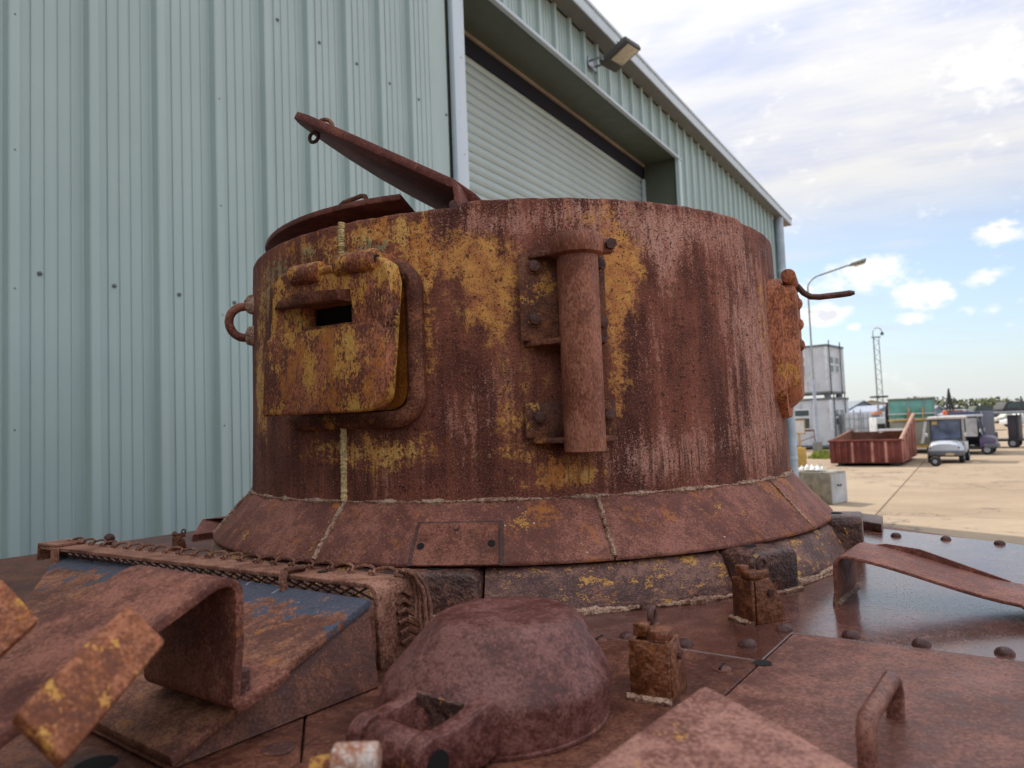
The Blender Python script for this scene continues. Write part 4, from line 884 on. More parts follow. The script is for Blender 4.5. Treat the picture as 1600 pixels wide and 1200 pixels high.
frus(oct_(.128, 2.085, 2.425, .06), oct_(.120, 2.10, 2.42, .05), .66, .722, 'block_base', M_VIS2, .006)
frus(oct_(.110, 2.115, 2.415, .05), oct_(.085, 2.145, 2.405, .04), .715, .752, 'block_face', M_VIS2, .008)
MB().cyl(bq(-.10, 2.425, .738), bq(.09, 2.425, .738), .017, 18).build('hinge', M_VIS2, vb, bevel=.004)
for z_ in (2.37, 2.32, 2.27): MB().ball(bq(-.01, z_, .748), .015, 12, 6, (1, 1, 1.1)).build('stud', M_VIS2, vb)
r0_ = [bq(.02, 2.425, .735), bq(.02, 2.418, .752), bq(.02, 2.40, .765), bq(.02, 2.389, .780), bq(.02, 2.386, .80), bq(.02, 2.387, .85), bq(.02, 2.388, .868), bq(.02, 2.388, .878)]
MB().tube(r0_, [.0075] * 6 + [.0075, .004], 10).build('hook_rod', M_RIVET, tur)
# welded lifting loop
al_ = -68; pts_ = [(.690, 2.424), (.722, 2.423)] + [(.722 + .036 * sin(a), 2.384 + .039 * cos(a)) for a in [pi * i / 10 for i in range(1, 10)]] + [(.722, 2.345), (.690, 2.346)]
lo = MB().tube([tp(al_, r_, z_) for r_, z_ in pts_], .0105, 12).build('lifting_loop', M_STRAP, tur, rough=.0003)
for z_ in (2.424, 2.346): MB().ball(tp(al_ + 2.2, .704, z_), .020, 12, 8, (1, .55, 1.25)).build('weld_bead', M_WELD, lo, rough=.0012)
# upright tube holder
tht = 9.0; at_ = radians(tht); tn_ = V((sin(at_), -cos(at_), 0)); tt_ = V((cos(at_), sin(at_), 0))
def tq_(t_, z, r): return TC + tn_ * r + tt_ * t_ + UZ * z
M_TUBE = rust('tube_rust', dark=(.090, .040, .032), mid=(.145, .065, .046), light=(.27, .15, .12), light_amt=.4, orange=.34, ochre=.10, specks=.6, rough=.52, bump=.5, stretch=(1, 1, .5), spec=.3)
M_BRK = rust('bracket_rust', dark=(.035, .018, .018), mid=(.11, .055, .040), light=(.20, .11, .08), light_amt=.3, orange=.5, ochre=.40, specks=.5, rough=.65)
hold = bpy.data.objects.new('tube_holder', None); COL.objects.link(hold); hold.parent = tur
TRr, TRc = .0375, .762; tx = -.006
b_ = tq_(tx, 2.055, TRc); tpq = tq_(tx, 2.437, TRc)
lp = [( TRr, 2.052), (TRr + .0003, 2.06), (TRr, 2.425), (TRr - .004, 2.425), (TRr - .004, 2.052), (TRr, 2.052)]
tc_ = V((b_.x, b_.y, 0)); MB().lathe(lp, tc_, 40).build('tube', M_TUBE, hold)
MB().lathe([(TRr + .0005, 2.404), (TRr + .009, 2.408), (TRr + .0115, 2.418), (TRr + .0115, 2.433), (TRr + .008, 2.442), (TRr - .006, 2.4455), (TRr - .012, 2.444), (.0004, 2.4445)], tc_, 40).build('collar', M_TUBE, hold, rough=.0003)
MB().box(tq_(tx + .052, 2.425, TRc), (.032, .022, .030), tt_, tn_, UZ).build('clamp_ear', M_TUBE, hold, bevel=.006, seg=3)
MB().tube([tq_(tx + .060, 2.425, TRc + .008), tq_(tx + .060, 2.425, TRc + .020)], .0105, 6).build('bolt', M_RIVET, hold)
def brk(z0, z1, x0, x1, flz, bolts, top):
    bo = MB(); n_ = 12
    A = [fit(tq_(x0 + (x1 - x0) * i / n_, z0, .71), .7225) for i in range(n_ + 1)]; B = [p + UZ * (z1 - z0) for p in A]
    o_ = bo.strip(A, B, .010).build('bracket', M_BRK, hold, bevel=.0012)
    for z_ in flz:
        pl_ = [fit(tq_(x0 + .004, z_, .71), .712), fit(tq_(x1 - .004, z_, .71), .712), tq_(x1 - .012, z_, TRc - .004), tq_(tx, z_, TRc + .010), tq_(x0 + .055, z_, TRc - .004)]
        if top and z_ == max(flz): pl_ = [fit(tq_(x0 + .004, z_, .71), .712), fit(tq_(x1 - .004, z_, .71), .712), tq_(tx + .03, z_, TRc), tq_(tx, z_, TRc + .02), tq_(tx - .035, z_, TRc + .006)]
        MB().prism(pl_, UZ * -.010).build('flange', M_BRK, o_, bevel=.001)
    for x_, z_ in bolts:
        p = fit(tq_(x_, z_, .71), .7225); d_ = V((p.x - TC.x, p.y - TC.y, 0)).normalized(); MB().tube([p, p + d_ * .012], .0115, 6).build('bolt', M_RIVET, o_, bevel=.0015); MB().cyl(p, p + d_ * .003, .0145, 16).build('washer', M_BRK, o_)
brk(2.258, 2.421, -.106, .056, (2.258, 2.421), ((-.077, 2.396), (-.079, 2.297), (.044, 2.40), (.044, 2.29)), True)
brk(2.078, 2.143, -.104, .066, (2.078,), ((-.078, 2.116), (.05, 2.116)), False)

# ------------------------------------------------------------------ things across the yard
def gz(u, v): return pz(u, v, 0)
def part(root):
    """build parts in the root's own local frame"""
    def f(name, mb, mat, parent=None, **kw): return mb.build(name, mat, parent or root, off=(0, 0, 0), **kw)
    return f
def facing(p): return atan2(-p.x, p.y)     # turn so local -Y looks back at the camera
M_GLASS = plain('window_glass', (.045, .075, .085), .08, 0, .1, 2); M_WHITE = plain('white_paint', (.66, .67, .68), .45, 0, .05, 2, dirt=(.40, .38, .35))
M_BLK = plain('black_rubber', (.018, .018, .02), .75); M_STEELG = plain('grey_steel', (.33, .35, .38), .5, .2); M_DK = plain('dark_frame', (.03, .032, .036), .5)
M_CAB = plain('cabin_panel', (.60, .63, .68), .5, 0, .05, 1.2, dirt=(.30, .31, .32)); M_CABR = plain('cabin_frame', (.68, .71, .76), .5); M_CABT = plain('cabin_roof_trim', (.16, .18, .19), .6)
# two site cabins, one on the other
cpos = gz(1304, 702); crot = radians(-41)
def cabin(z0, label, dx=0.0, seen=True):
    c = thing('site_cabin', label, 'cabin', (cpos.x, cpos.y, z0), crot, 'site cabins stacked in the yard'); f = part(c); Lc, Wc, Hc = 7.2, 3.3, 3.05
    # local: front long wall along -X from the corner at origin, end wall along +Y
    f('floor_frame', MB().bx(-Lc + dx, dx, 0, Wc, .0, .14), M_CABT, bevel=.01); f('roof', MB().bx(-Lc + dx - .03, dx + .03, -.03, Wc + .03, Hc - .12, Hc), M_CABT, bevel=.01)
    f('panel', MB().bx(-Lc + .05 + dx, dx - .05, .04, Wc - .04, .141, Hc - .121), M_CAB)
    for x_, y_ in ((dx, 0), (dx - Lc + .16, 0), (dx, Wc - .16)): f('corner_post', MB().bx(x_ - .16, x_, y_, y_ + .16, .142, Hc - .122), M_CABR, bevel=.01)
    for k in range(1, 7): f('cover_strip', MB().bx(dx - 1.1 * k - .02, dx - 1.1 * k + .02, .018, .038, .15, Hc - .13), M_CABR)
    for x_ in (-2.15, -5.3):
        w = f('window', MB().bx(dx + x_ - .85, dx + x_ + .85, .0, .039, 1.12, 2.42), M_WHITE, bevel=.01)
        f('pane', MB().bx(dx + x_ - .75, dx + x_ + .75, -.012, .001, 1.2, 1.82), M_GLASS, w); f('pane', MB().bx(dx + x_ - .75, dx + x_ + .75, -.012, .001, 1.98, 2.32), M_GLASS, w)
    for y_ in (.9, 1.9):
        w = f('window', MB().bx(dx - .049, dx - .002, y_ - .28, y_ + .32, 1.3, 2.35), M_WHITE); f('pane', MB().bx(dx - .003, dx + .006, y_ - .22, y_ + .26, 1.36, 1.75), M_GLASS, w); f('pane', MB().bx(dx - .003, dx + .006, y_ - .22, y_ + .26, 1.9, 2.28), M_GLASS, w)
    for y_ in (.35, 2.45): f('cable_pipe', MB().cyl((dx + .05, y_, 0), (dx + .05, y_, Hc + .25), .035, 8), M_DK)
    return c
cabin(.12, 'lower grey site cabin standing on the ground behind the lamp post'); cabin(3.42, 'upper grey site cabin stacked on another cabin', -.12)
for k, (x_, y_) in enumerate(((-.3, .3), (-.3, 2.5), (-3.5, .3), (-6.8, .3))):
    q = Matrix.Rotation(crot, 4, 'Z') @ V((x_, y_, 0)); nm_ = ('at the near right corner', 'at the far right corner', 'at mid length', 'at the left end')[k]; b = MB().bx(-.2, .2, -.2, .2, 0, .12).build('bearer_block', M_CABT); b.location = (cpos.x + q.x, cpos.y + q.y, 0)
    tag(b, 'timber bearer block under the lower site cabin ' + nm_, 'block', 'bearer blocks under the cabin')
    b2 = MB().bx(-.15, .15, -.15, .15, 0, .245).build('spacer_block', M_CABT); b2.location = (cpos.x + q.x, cpos.y + q.y, 3.172); tag(b2, 'dark spacer block between the stacked cabins ' + nm_, 'block', 'spacer blocks between the cabins')
# lamp post
lpz = gz(1278, 706); lp_ = thing('lamp_post', 'tall grey street lamp with a long curved arm beside the cabins', 'street lamp', lpz, facing(lpz)); f = part(lp_)
S_ = lpz.y / FPX
f('base_block', MB().bx(-.26, .26, -.26, .26, 0, .58), plain('lamp_base_concrete', (.26, .26, .25), .8), bevel=.02)
top = 10.5; pth = [(0, 0, .5), (0, 0, 4.2)]; f('lower_post', MB().cyl(*pth, .095, 14), plain('post_paint', (.44, .50, .60), .4))
pth = [(0, 0, 4.2), (0, 0, top - 1.0)] + [(.9 * (1 - cos(a)), 0, top - 1.0 + .75 * sin(a)) for a in [pi / 2 * i / 8 * .86 for i in range(1, 9)]]; ex, ez = pth[-1][0], pth[-1][2]; pth.append((ex + 1.55, 0, ez + .40))
f('upper_post', MB().tube(pth, .052, 10), M_STEELG)
hx = ex + 1.5; ho = f('lamp_head', MB().prism([(hx, -.14, ez + .36), (hx + .2, -.16, ez + .34), (hx + .95, -.16, ez + .50), (hx + .95, -.16, ez + .68), (hx + .2, -.14, ez + .50)], (0, .30, 0)), plain('lamp_head_grey', (.22, .23, .20), .6), bevel=.02)
f('lamp_lens', MB().prism([(hx + .3, -.12, ez + .33), (hx + .92, -.12, ez + .46), (hx + .88, -.12, ez + .40), (hx + .4, -.12, ez + .29)], (0, .24, 0)), plain('lamp_lens_cream', (.55, .52, .36), .4), ho)
# lattice mast
mp = py(1377, 652, 80.0); mp.z = 0; mt = thing('radio_mast', 'slim grey lattice mast rising behind the yard', 'mast', mp, 0); f = part(mt); Hm = 10.4
for k, (x_, y_) in enumerate(((-.30, 0), (.30, 0), (0, .5))): f('mast_leg', MB().tube([(x_ * 1.15, y_, 0), (x_, y_, Hm)], .05, 6), M_STEELG)
for k in range(19):
    z_ = k * .54 + .1; sgn = 1 if k % 2 else -1; f('brace', MB().tube([(-.31 * sgn, 0, z_), (.31 * sgn, 0, z_ + .52)], .03, 5), M_STEELG)
f('platform', MB().bx(-.85, .75, -.3, .5, 3.75, 3.95), M_DK); f('top_bar', MB().bx(-.5, .5, -.05, .05, Hm - .1, Hm + .05), M_STEELG)
f('top_hoop', MB().tube([(-.3, 0, Hm)] + [(-.3 + .5 * (1 - cos(a)) * 1.0, 0, Hm + .5 + .5 * sin(a)) for a in [pi * i / 8 for i in range(9)]], .05, 6), M_STEELG); f('beacon', MB().lathe([(.01, Hm + .15), (.2, Hm + .2), (.12, Hm + .5), (.01, Hm + .55)], (.7, 0, 0), 10), M_DK)
# maroon open skip
sk0 = gz(1298, 729); sk1 = gz(1402, 733); skd = V((cos(radians(-33.5)), sin(radians(-33.5)), 0)); kx = 602 / FPX; skw = (kx * sk0.y - sk0.x) / (skd.x - kx * skd.y); sk = thing('skip', 'maroon ribbed open skip with a tall sloping side', 'skip', sk0, atan2(skd.y, skd.x)); f = part(sk)
M_SK = rust('skip_paint', dark=(.06, .022, .022), mid=(.13, .046, .044), light=(.20, .10, .09), light_amt=.35, orange=.12, specks=.2, scale=.06, rough=.6, bump=.1); M_SKI = rust('skip_inside', dark=(.06, .035, .03), mid=(.12, .07, .055), light=(.2, .13, .1), scale=.06, bump=.1); M_SKS = rust('skip_side', dark=(.18, .09, .08), mid=(.30, .17, .16), light=(.42, .27, .25), scale=.06, bump=.1)
Ls = 5.6; f('floor', MB().bx(.05, skw - .05, .05, Ls, .12, .2), M_SKI)
f('front_wall', MB().bx(0, skw, 0, .06, .14, .98), M_SK, bevel=.01)
for k in range(11):
    x_ = .08 + (skw - .2) * k / 10; f('front_rib', MB().bx(x_, x_ + .10, -.055, .0, .16, .97), M_SKS if k in (3, 6, 8) else M_SK, bevel=.012)
f('top_rail', MB().bx(-.04, skw + .04, -.07, .10, .985, 1.06), M_SK, bevel=.01)
f('side_wall', MB().prism([(skw - .06, .062, .14), (skw - .06, Ls, .14), (skw - .06, Ls, 1.95), (skw - .06, .062, .98)], (.06, 0, 0)), M_SKS); f('side_rail', MB().tube([(skw - .02, .0, 1.02), (skw - .02, Ls, 1.99)], .07, 8), plain('rail_tan', (.42, .24, .17), .7))
f('side_wall', MB().prism([(0, .062, .14), (0, Ls, .14), (0, Ls, 1.30), (0, .062, .98)], (.06, 0, 0)), M_SKI); f('side_rail', MB().tube([(.03, 0, 1.02), (.03, Ls, 1.34)], .06, 8), M_SKI)
for k in range(5): f('side_rib', MB().prism([(skw + .005, .5 + k * 1.1, .16), (skw + .005, .62 + k * 1.1, .16), (skw + .005, .62 + k * 1.1, 1.05 + .19 * k), (skw + .005, .5 + k * 1.1, 1.03 + .19 * k)], (.07, 0, 0)), M_SKS)
f('back_wall', MB().bx(.06, skw - .06, Ls - .06, Ls, .2, 1.25), M_SKI)
for x_ in (.25, skw - .45): f('skid', MB().bx(x_, x_ + .2, .2, Ls - .2, 0, .12), M_DK)
pb = thing('pallet_slats', 'pile of pale slats lying across the back of the skip', 'pallet', sk0 + skd * skw * .72 + V((-skd.y, skd.x, 0)) * 4.9 + V((0, 0, 1.27)), atan2(skd.y, skd.x)); f = part(pb)
for k in range(5): f('slat', MB().bx(-.7, .7, -.5 + k * .24, -.36 + k * .24, .02 + .012 * k, .05 + .012 * k), M_WHITE)
for x_ in (-.6, .5): f('runner', MB().bx(x_, x_ + .1, -.52, .64, -.06, .018), M_WHITE)
# glazed observation vehicle
gp = py(1428, 703, 37.5); gp.z = 0; gv = thing('glazed_truck', 'yellow and grey truck with a green tinted glass cab behind the skip', 'truck', gp, facing(gp)); f = part(gv)
M_OLV = plain('olive_panel', (.26, .26, .21), .6, 0, .1, 2, dirt=(.14, .13, .10)); M_YEL = plain('yellow_rail', (.52, .36, .09), .5); M_GG = plain('green_glass', (.16, .40, .34), .06, 0, .2, .8)
f('body', MB().bx(-.95, 1.05, -.3, 4.2, .45, 1.62), M_OLV, bevel=.04); f('chassis', MB().bx(-.85, .95, -.25, 4.1, .28, .448), M_YEL)
for x_ in (-.62, .75):
    for y_ in (.4, 3.2): w = f('wheel', MB().lathe([(.05, -.14), (.30, -.14), (.36, -.09), (.36, .09), (.30, .14), (.05, .14)], (0, 0, 0), 18), M_BLK); w.rotation_euler = (0, pi / 2, 0); w.location = (x_, y_, .36)
gcab = f('cab', MB().bx(-.98, 1.02, -.24, 2.2, 1.78, 2.72), M_GG, bevel=.02); f('cab_roof', MB().bx(-1.06, 1.10, -.34, 2.3, 2.722, 2.80), M_OLV, gcab, bevel=.02)
for x_ in (-1.0, -.15, .62, 1.02): f('cab_pillar', MB().bx(x_ - .03, x_ + .03, -.275, -.241, 1.78, 2.72), M_STEELG, gcab)
for x_ in (-.25, .72): f('seat', MB().prism([(x_ - .2, .1, 1.8), (x_ + .2, .1, 1.8), (x_ + .2, .2, 1.8), (x_ - .2, .2, 1.8)], (0, 0, .7)), M_DK, gcab)
f('rail', MB().bx(-1.05, 1.12, -.36, -.30, 1.64, 1.74), M_YEL, bevel=.01); f('rail', MB().bx(-1.05, 1.12, -.36, -.32, 1.98, 2.03), M_WHITE)
for x_ in (-.1, .5): f('rail_post', MB().bx(x_ - .03, x_ + .03, -.37, -.301, 1.741, 2.3), M_YEL)
st = f('diagonal_stripe', MB().prism([(.32, -.305, .5), (.46, -.305, .5), (.66, -.305, 1.6), (.54, -.305, 1.6)], (0, -.012, 0)), M_WHITE); f('marker_post', MB().bx(-.2, .0, -.42, -.371, 1.2, 2.05), plain('rust_orange_paint', (.38, .20, .12), .7))
f('exhaust_stack', MB().tube([(-1.1, -.1, 1.3), (-1.1, -.1, 2.0), (-1.02, -.1, 2.62)], .10, 10), M_BLK)
# golf buggies
def wheel(f, x_, y_, r, parent=None, hub=M_STEELG):
    w = f('wheel', MB().lathe([(r * .55, -.09), (r * .9, -.09), (r, -.05), (r, .05), (r * .9, .09), (r * .55, .09)], (0, 0, 0), 20), M_BLK); w.rotation_euler = (0, pi / 2, 0); w.location = (x_, y_, r)
    h_ = link('rim', MB().lathe([(.01, -.075), (r * .5, -.075), (r * .56, -.085), (r * .56, .085), (r * .5, .075), (.01, .075)], (0, 0, 0), 16).mesh('rim', hub), w)
def buggy(pos, rz, label, body, roofc, group):
    b = thing('golf_buggy', label, 'golf buggy', pos, rz, group); f = part(b)     # local: front looks to -Y
    cowl = [(-.6, .34), (-.62, .5), (-.60, .66), (-.50, .86), (-.2, .93), (.2, .93), (.50, .86), (.60, .66), (.62, .5), (.6, .34)]
    n_ = len(cowl); A = [V((x_ * .86, -1.18 + .10 * abs(x_) ** 2, .34 + (z_ - .34) * .72)) for x_, z_ in cowl]; B = [V((x_ * .99, -.98, .30 + (z_ - .34) * .95)) for x_, z_ in cowl]; C = [V((x_, -.55, z_ - .02)) for x_, z_ in cowl]
    fs = [tuple(range(n_))] + [(q * n_ + i, q * n_ + i + 1, (q + 1) * n_ + i + 1, (q + 1) * n_ + i) for q in range(2) for i in range(n_ - 1)] + [tuple(range(3 * n_ - 1, 2 * n_ - 1, -1))]
    f('front_cowl', MB().add(A + B + C, fs), body, bevel=.02, angle=60)
    f('bumper', MB().prism([(-.56, -1.22, .30), (.56, -1.22, .30), (.64, -1.0, .30), (.64, -.7, .30), (-.64, -.7, .30), (-.64, -1.0, .30)], (0, 0, .20)), plain('bumper_grey', (.14, .15, .17), .6), bevel=.04)
    for x_ in (-.42, .42): f('headlight', MB().box((x_, -1.135, .62), (.20, .03, .06)), M_DK, bevel=.01)
    f('chassis', MB().bx(-.52, .52, -.7, 1.15, .24, .34), M_DK); f('rear_body', MB().bx(-.58, .58, .35, 1.25, .342, .80), body, bevel=.06)
    f('seat', MB().bx(-.55, .55, .15, .62, .62, .78), plain('seat_cream', (.45, .40, .33), .7), bevel=.05); f('seat_back', MB().box((0, .68, 1.02), (1.08, .10, .46), (1, 0, 0), (0, .97, -.2), (0, .2, .97)), plain('seat_cream', (.45, .40, .33), .7), bevel=.04)
    f('roof', MB().bx(-.63, .63, -.62, 1.0, 1.74, 1.86), roofc, bevel=.055)
    for x_ in (-.55, .55):
        f('front_strut', MB().tube([(x_, -.62, .88), (x_ * .98, -.46, 1.76)], .028, 8), M_DK); f('rear_strut', MB().tube([(x_, .85, .78), (x_ * .98, .80, 1.76)], .024, 8), M_DK)
    ws = f('windscreen', MB().prism([(-.53, -.60, .93), (.53, -.60, .93), (.52, -.475, 1.72), (-.52, -.475, 1.72)], (0, .012, 0)), plain('screen_glass', (.10, .125, .19), .05, 0, .3, 2)); f('screen_frame', MB().tube([(-.54, -.605, .92), (.54, -.605, .92), (.53, -.47, 1.735), (-.53, -.47, 1.735)], .02, 6, closed=True), M_DK, ws)
    f('steering_wheel', MB().tube([(-.28 + .17 * cos(a), -.28 + .05 * sin(a), 1.02 + .15 * sin(a)) for a in [2 * pi * i / 16 for i in range(16)]], .015, 6, closed=True), M_DK)
    for x_ in (-.54, .54):
        for y_ in (-.82, .82): wheel(f, x_, y_, .235)
    for x_ in (-.68, .68): f('mirror', MB().box((x_, -.6, 1.12), (.10, .05, .16)), M_WHITE, bevel=.02)
    return b, f
M_SILV = plain('silver_blue_paint', (.56, .60, .68), .3, .1, .04, 1); M_ROOFW = plain('buggy_roof_white', (.66, .62, .58), .5); M_PURP = plain('purple_paint', (.085, .06, .13), .35); 
bp1 = gz(1484, 724); gb1, f1 = buggy(bp1 * (1 + 1.0 / bp1.y), facing(bp1) + radians(-7), 'silver golf buggy with white roof facing the camera', M_SILV, M_ROOFW, 'golf buggies parked in the yard')
f1('permit', MB().box((-.38, -.505, 1.60), (.18, .01, .13)), plain('permit_yellow', (.65, .42, .08), .6)); f1('number_plate', MB().box((.18, -1.225, .36), (.30, .012, .09)), plain('plate_tan', (.55, .42, .25), .5))
bp2 = gz(1514, 711); gb2, f2 = buggy(bp2 * (1 + .7 / bp2.y), facing(bp2) + radians(82), 'dark purple golf buggy parked side-on behind the silver one', M_PURP, plain('buggy_roof_grey', (.40, .42, .46), .5), 'golf buggies parked in the yard')
f2('side_sheet', MB().bx(-.64, -.625, -.5, .75, .85, 1.70), plain('clear_sheet', (.45, .46, .48), .3)); f2('beacon', MB().lathe([(.10, 1.87), (.11, 1.90), (.10, 2.06), (.06, 2.10), (.005, 2.11)], (-.1, .85, 0), 14), plain('beacon_orange', (.75, .16, .05), .3))
# dark blue box trailer between them
tp_ = gz(1517, 713) * 1.09; tl = thing('box_trailer', 'dark blue box trailer standing behind the golf buggies', 'trailer', tp_, facing(tp_) + radians(-14)); f = part(tl); M_NAVY = plain('navy_panel', (.055, .062, .115), .5)
f('box_body', MB().bx(-.75, .75, -.9, 1.6, .42, 2.0), M_NAVY, bevel=.03); f('corner_trim', MB().bx(.752, .80, -.93, -.85, .45, 1.98), M_STEELG); f('drawbar', MB().tube([(0, -.9, .4), (0, -1.7, .38)], .04, 8), M_DK)
for k in range(4): f('door_strap', MB().bx(-.76 + .02, .74, -.915, -.902, .6 + .38 * k, .63 + .38 * k), M_DK)
for x_ in (-.72, .72): wheel(f, x_, .4, .30)
# canopy trolley
cp_ = gz(1554, 699); ct = thing('canopy_cart', 'dark open cart with flat grey canopy at the yard edge', 'cart', cp_, facing(cp_) + radians(80)); f = part(ct)
f('deck', MB().bx(-.65, .65, -1.4, 1.3, .34, .46), M_DK, bevel=.02); f('canopy', MB().bx(-.78, .78, -1.7, 1.6, 1.80, 1.92), plain('canopy_grey', (.30, .32, .34), .6), bevel=.04)
for x_ in (-.58, .58):
    for y_ in (-1.2, .1, 1.15): f('canopy_post', MB().cyl((x_, y_, .45), (x_, y_, 1.82), .035, 8), M_DK)
    for y_ in (-.95, .9): wheel(f, x_, y_, .24)
f('battery_box', MB().bx(-.55, .55, -1.25, -.75, .462, 1.72), plain('box_dark', (.05, .045, .06), .6), bevel=.02); f('bench', MB().bx(-.6, .6, -.1, .5, .462, .82), plain('bench_dark', (.07, .065, .06), .7), bevel=.03)
f('rail', MB().tube([(-.6, -.7, .95), (-.6, 1.15, .95)], .02, 6), M_DK)
# wheel chock lying by the near buggy
wk = gz(1464, 729); w_ = thing('spare_wheel', 'small black wheel standing in front of the silver golf buggy', 'wheel', wk + V((0, .05, .19)), facing(wk) + radians(65)); f = part(w_)
q = f('tyre', MB().lathe([(.09, -.08), (.165, -.08), (.19, -.05), (.19, .05), (.165, .08), (.09, .08)], (0, 0, 0), 20), M_BLK); q.rotation_euler = (0, pi / 2, 0); q = f('hub', MB().lathe([(.005, -.06), (.085, -.065), (.092, .07), (.005, .06)], (0, 0, 0), 14), M_STEELG); q.rotation_euler = (0, pi / 2, 0)
# concrete block with rubbish on top
M_CONC = plain('block_concrete', (.36, .33, .27), .85, 0, .18, 5, .4, dirt=(.16, .13, .10)); kb = gz(1300, 789); kb0 = gz(1246, 786)
ka = atan2((kb - kb0).y, (kb - kb0).x); cbk = thing('concrete_block', 'weathered buff concrete block at the end of the warehouse', 'concrete block', kb, ka); f = part(cbk)
f('block', MB().prism([(-1.0, 0, 0), (0, 0, 0), (0, 0, .72), (-.03, 0, .76), (-1.0, 0, .76)], (0, .8, 0)), M_CONC, bevel=.02); f('end_band', MB().bx(.0005, .012, .02, .78, .02, .70), plain('band_pale', (.52, .53, .55), .7)); f('lifting_hook', MB().tube([(.01, .3, .45), (.09, .3, .42), (.11, .3, .47)], .02, 6), M_DK)
rb = MB(); pw = [V((-.85 + .05 * i, .35, 0)) for i in range(14)]
nx, ny = 16, 9; rbv = [V((-.90 + .62 * i / nx, .05 + .45 * j / ny, .775 + .13 * abs(sin(i * .9 + j * .7)) * (1 - ((i / nx - .5) ** 2 + (j / ny - .5) ** 2) * 1.8) + random.uniform(0, .03))) for j in range(ny + 1) for i in range(nx + 1)]
rb.add(rbv, [(j * (nx + 1) + i, j * (nx + 1) + i + 1, (j + 1) * (nx + 1) + i + 1, (j + 1) * (nx + 1) + i) for j in range(ny) for i in range(nx)]); 
bag = rb.build('plastic_sheet', plain('plastic_white', (.68, .72, .74), .4)); bag.location = kb; bag.rotation_euler.z = ka; tag(bag, 'crumpled white plastic sheet lying on the concrete block', 'plastic sheet')
# yellow stand with notice, red trestle
ys = gz(1252, 730); y_ = thing('notice_stand', 'yellow stand holding a white notice beside the downpipe', 'sign', ys, facing(ys)); f = part(y_); M_YS = plain('yellow_stand', (.52, .34, .09), .6)
f('bin', MB().bx(-.30, .22, -.2, .2, 0, .80), M_YS, bevel=.03); f('post', MB().bx(-.04, .04, -.04, .04, .802, 1.9), M_YS); f('board', MB().bx(-.24, .24, -.06, -.042, 1.35, 1.95), M_YS); f('notice', MB().bx(-.20, .20, -.068, -.0605, 1.40, 1.90), M_WHITE)
rs = gz(1262, 706) ; r_ = thing('trestle', 'dull red trestle in front of the lower cabin window', 'trestle', rs, facing(rs)); f = part(r_); M_RT = plain('trestle_red', (.20, .07, .075), .6)
f('top_bar', MB().bx(-.55, .55, -.05, .05, 1.18, 1.28), M_RT)
for x_ in (-.45, .45):
    for y2 in (-.3, .3): f('leg', MB().tube([(x_ * .9, 0, 1.2), (x_, y2, 0)], .03, 6), M_RT)
f('brace', MB().tube([(-.45, -.15, .6), (.45, -.15, .9)], .025, 6), M_RT)
# weeds
wd_ = MB(); w0_ = gz(1288, 716)
for k in range(900):
    a = random.random() * 2 * pi; r = sqrt(random.random()); x_ = w0_.x + cos(a) * r * .75; y_2 = w0_.y + sin(a) * r * .9; h_ = (.40 * (1 - r * r) + .12) * random.uniform(.5, 1.1); d_ = random.random() * pi; lx, ly = cos(d_) * .02, sin(d_) * .02; bx_, by_ = random.gauss(0, .08), random.gauss(0, .08)
    wd_.add([(x_ - lx, y_2 - ly, 0), (x_ + lx, y_2 + ly, 0), (x_ + bx_ * .6 + lx * .7, y_2 + by_ * .6 + ly * .7, h_ * .6), (x_ + bx_, y_2 + by_, h_)], [(0, 1, 2, 3)])
wo = wd_.build('weeds', plain('weed_green', (.30, .36, .06), .8, 0, .3, 2)); wo['kind'] = 'stuff'; wo['label'] = 'clump of bright green weeds beside the skip'; wo['category'] = 'weeds'
# pale storage tanks and a stair tower behind the skip
ip = py(1352, 690, 46); ip.z = 0
for k in range(4):
    c = thing('bulk_container', ['white caged bulk container nearest the cabins', 'white caged bulk container beside the stair frame', 'white caged bulk container under the shed gable', 'white caged bulk container beside the blue post'][k], 'container', ip + V((-.95 + .98 * k, (0, .25, -.1, .2)[k], 0)), 0, 'bulk containers behind the skip'); f = part(c)
    f('tank', MB().bx(-.44, .44, -.44, .44, .14, 2.15), M_WHITE, bevel=.05); f('pallet', MB().bx(-.46, .46, -.46, .46, 0, .13), M_STEELG)
    for q in range(4): f('cage_bar', MB().bx(-.46 + .29 * q, -.435 + .29 * q, -.475, -.45, .132, 2.1), M_STEELG)
    for z_ in (.6, 1.2, 1.8): f('cage_rail', MB().bx(-.46, .46, -.49, -.476, z_, z_ + .03), M_STEELG)
lp2 = py(1341, 672, 43); lp2.z = 0; t_ = thing('stair_frame', 'thin grey ladder frame standing behind the skip', 'ladder', lp2, 0); f = part(t_)
for x_ in (-.2, .2): f('upright', MB().cyl((x_, 0, 0), (x_, 0, 2.35), .03, 6), M_STEELG)
for k in range(6): f('rung', MB().cyl((-.2, 0, .3 + .36 * k), (.2, 0, .3 + .36 * k), .02, 6), M_STEELG)
bpst = py(1371, 672, 42); bpst.z = 0; t_ = thing('blue_post', 'blue steel post with orange cap behind the skip', 'post', bpst, 0); f = part(t_); f('shaft', MB().bx(-.14, .14, -.12, .12, 0, 2.0), plain('post_blue', (.10, .17, .24), .5), bevel=.02); f('cap', MB().bx(-.2, .28, -.16, .16, 2.002, 2.2), plain('cap_orange', (.6, .25, .15), .6), bevel=.03)
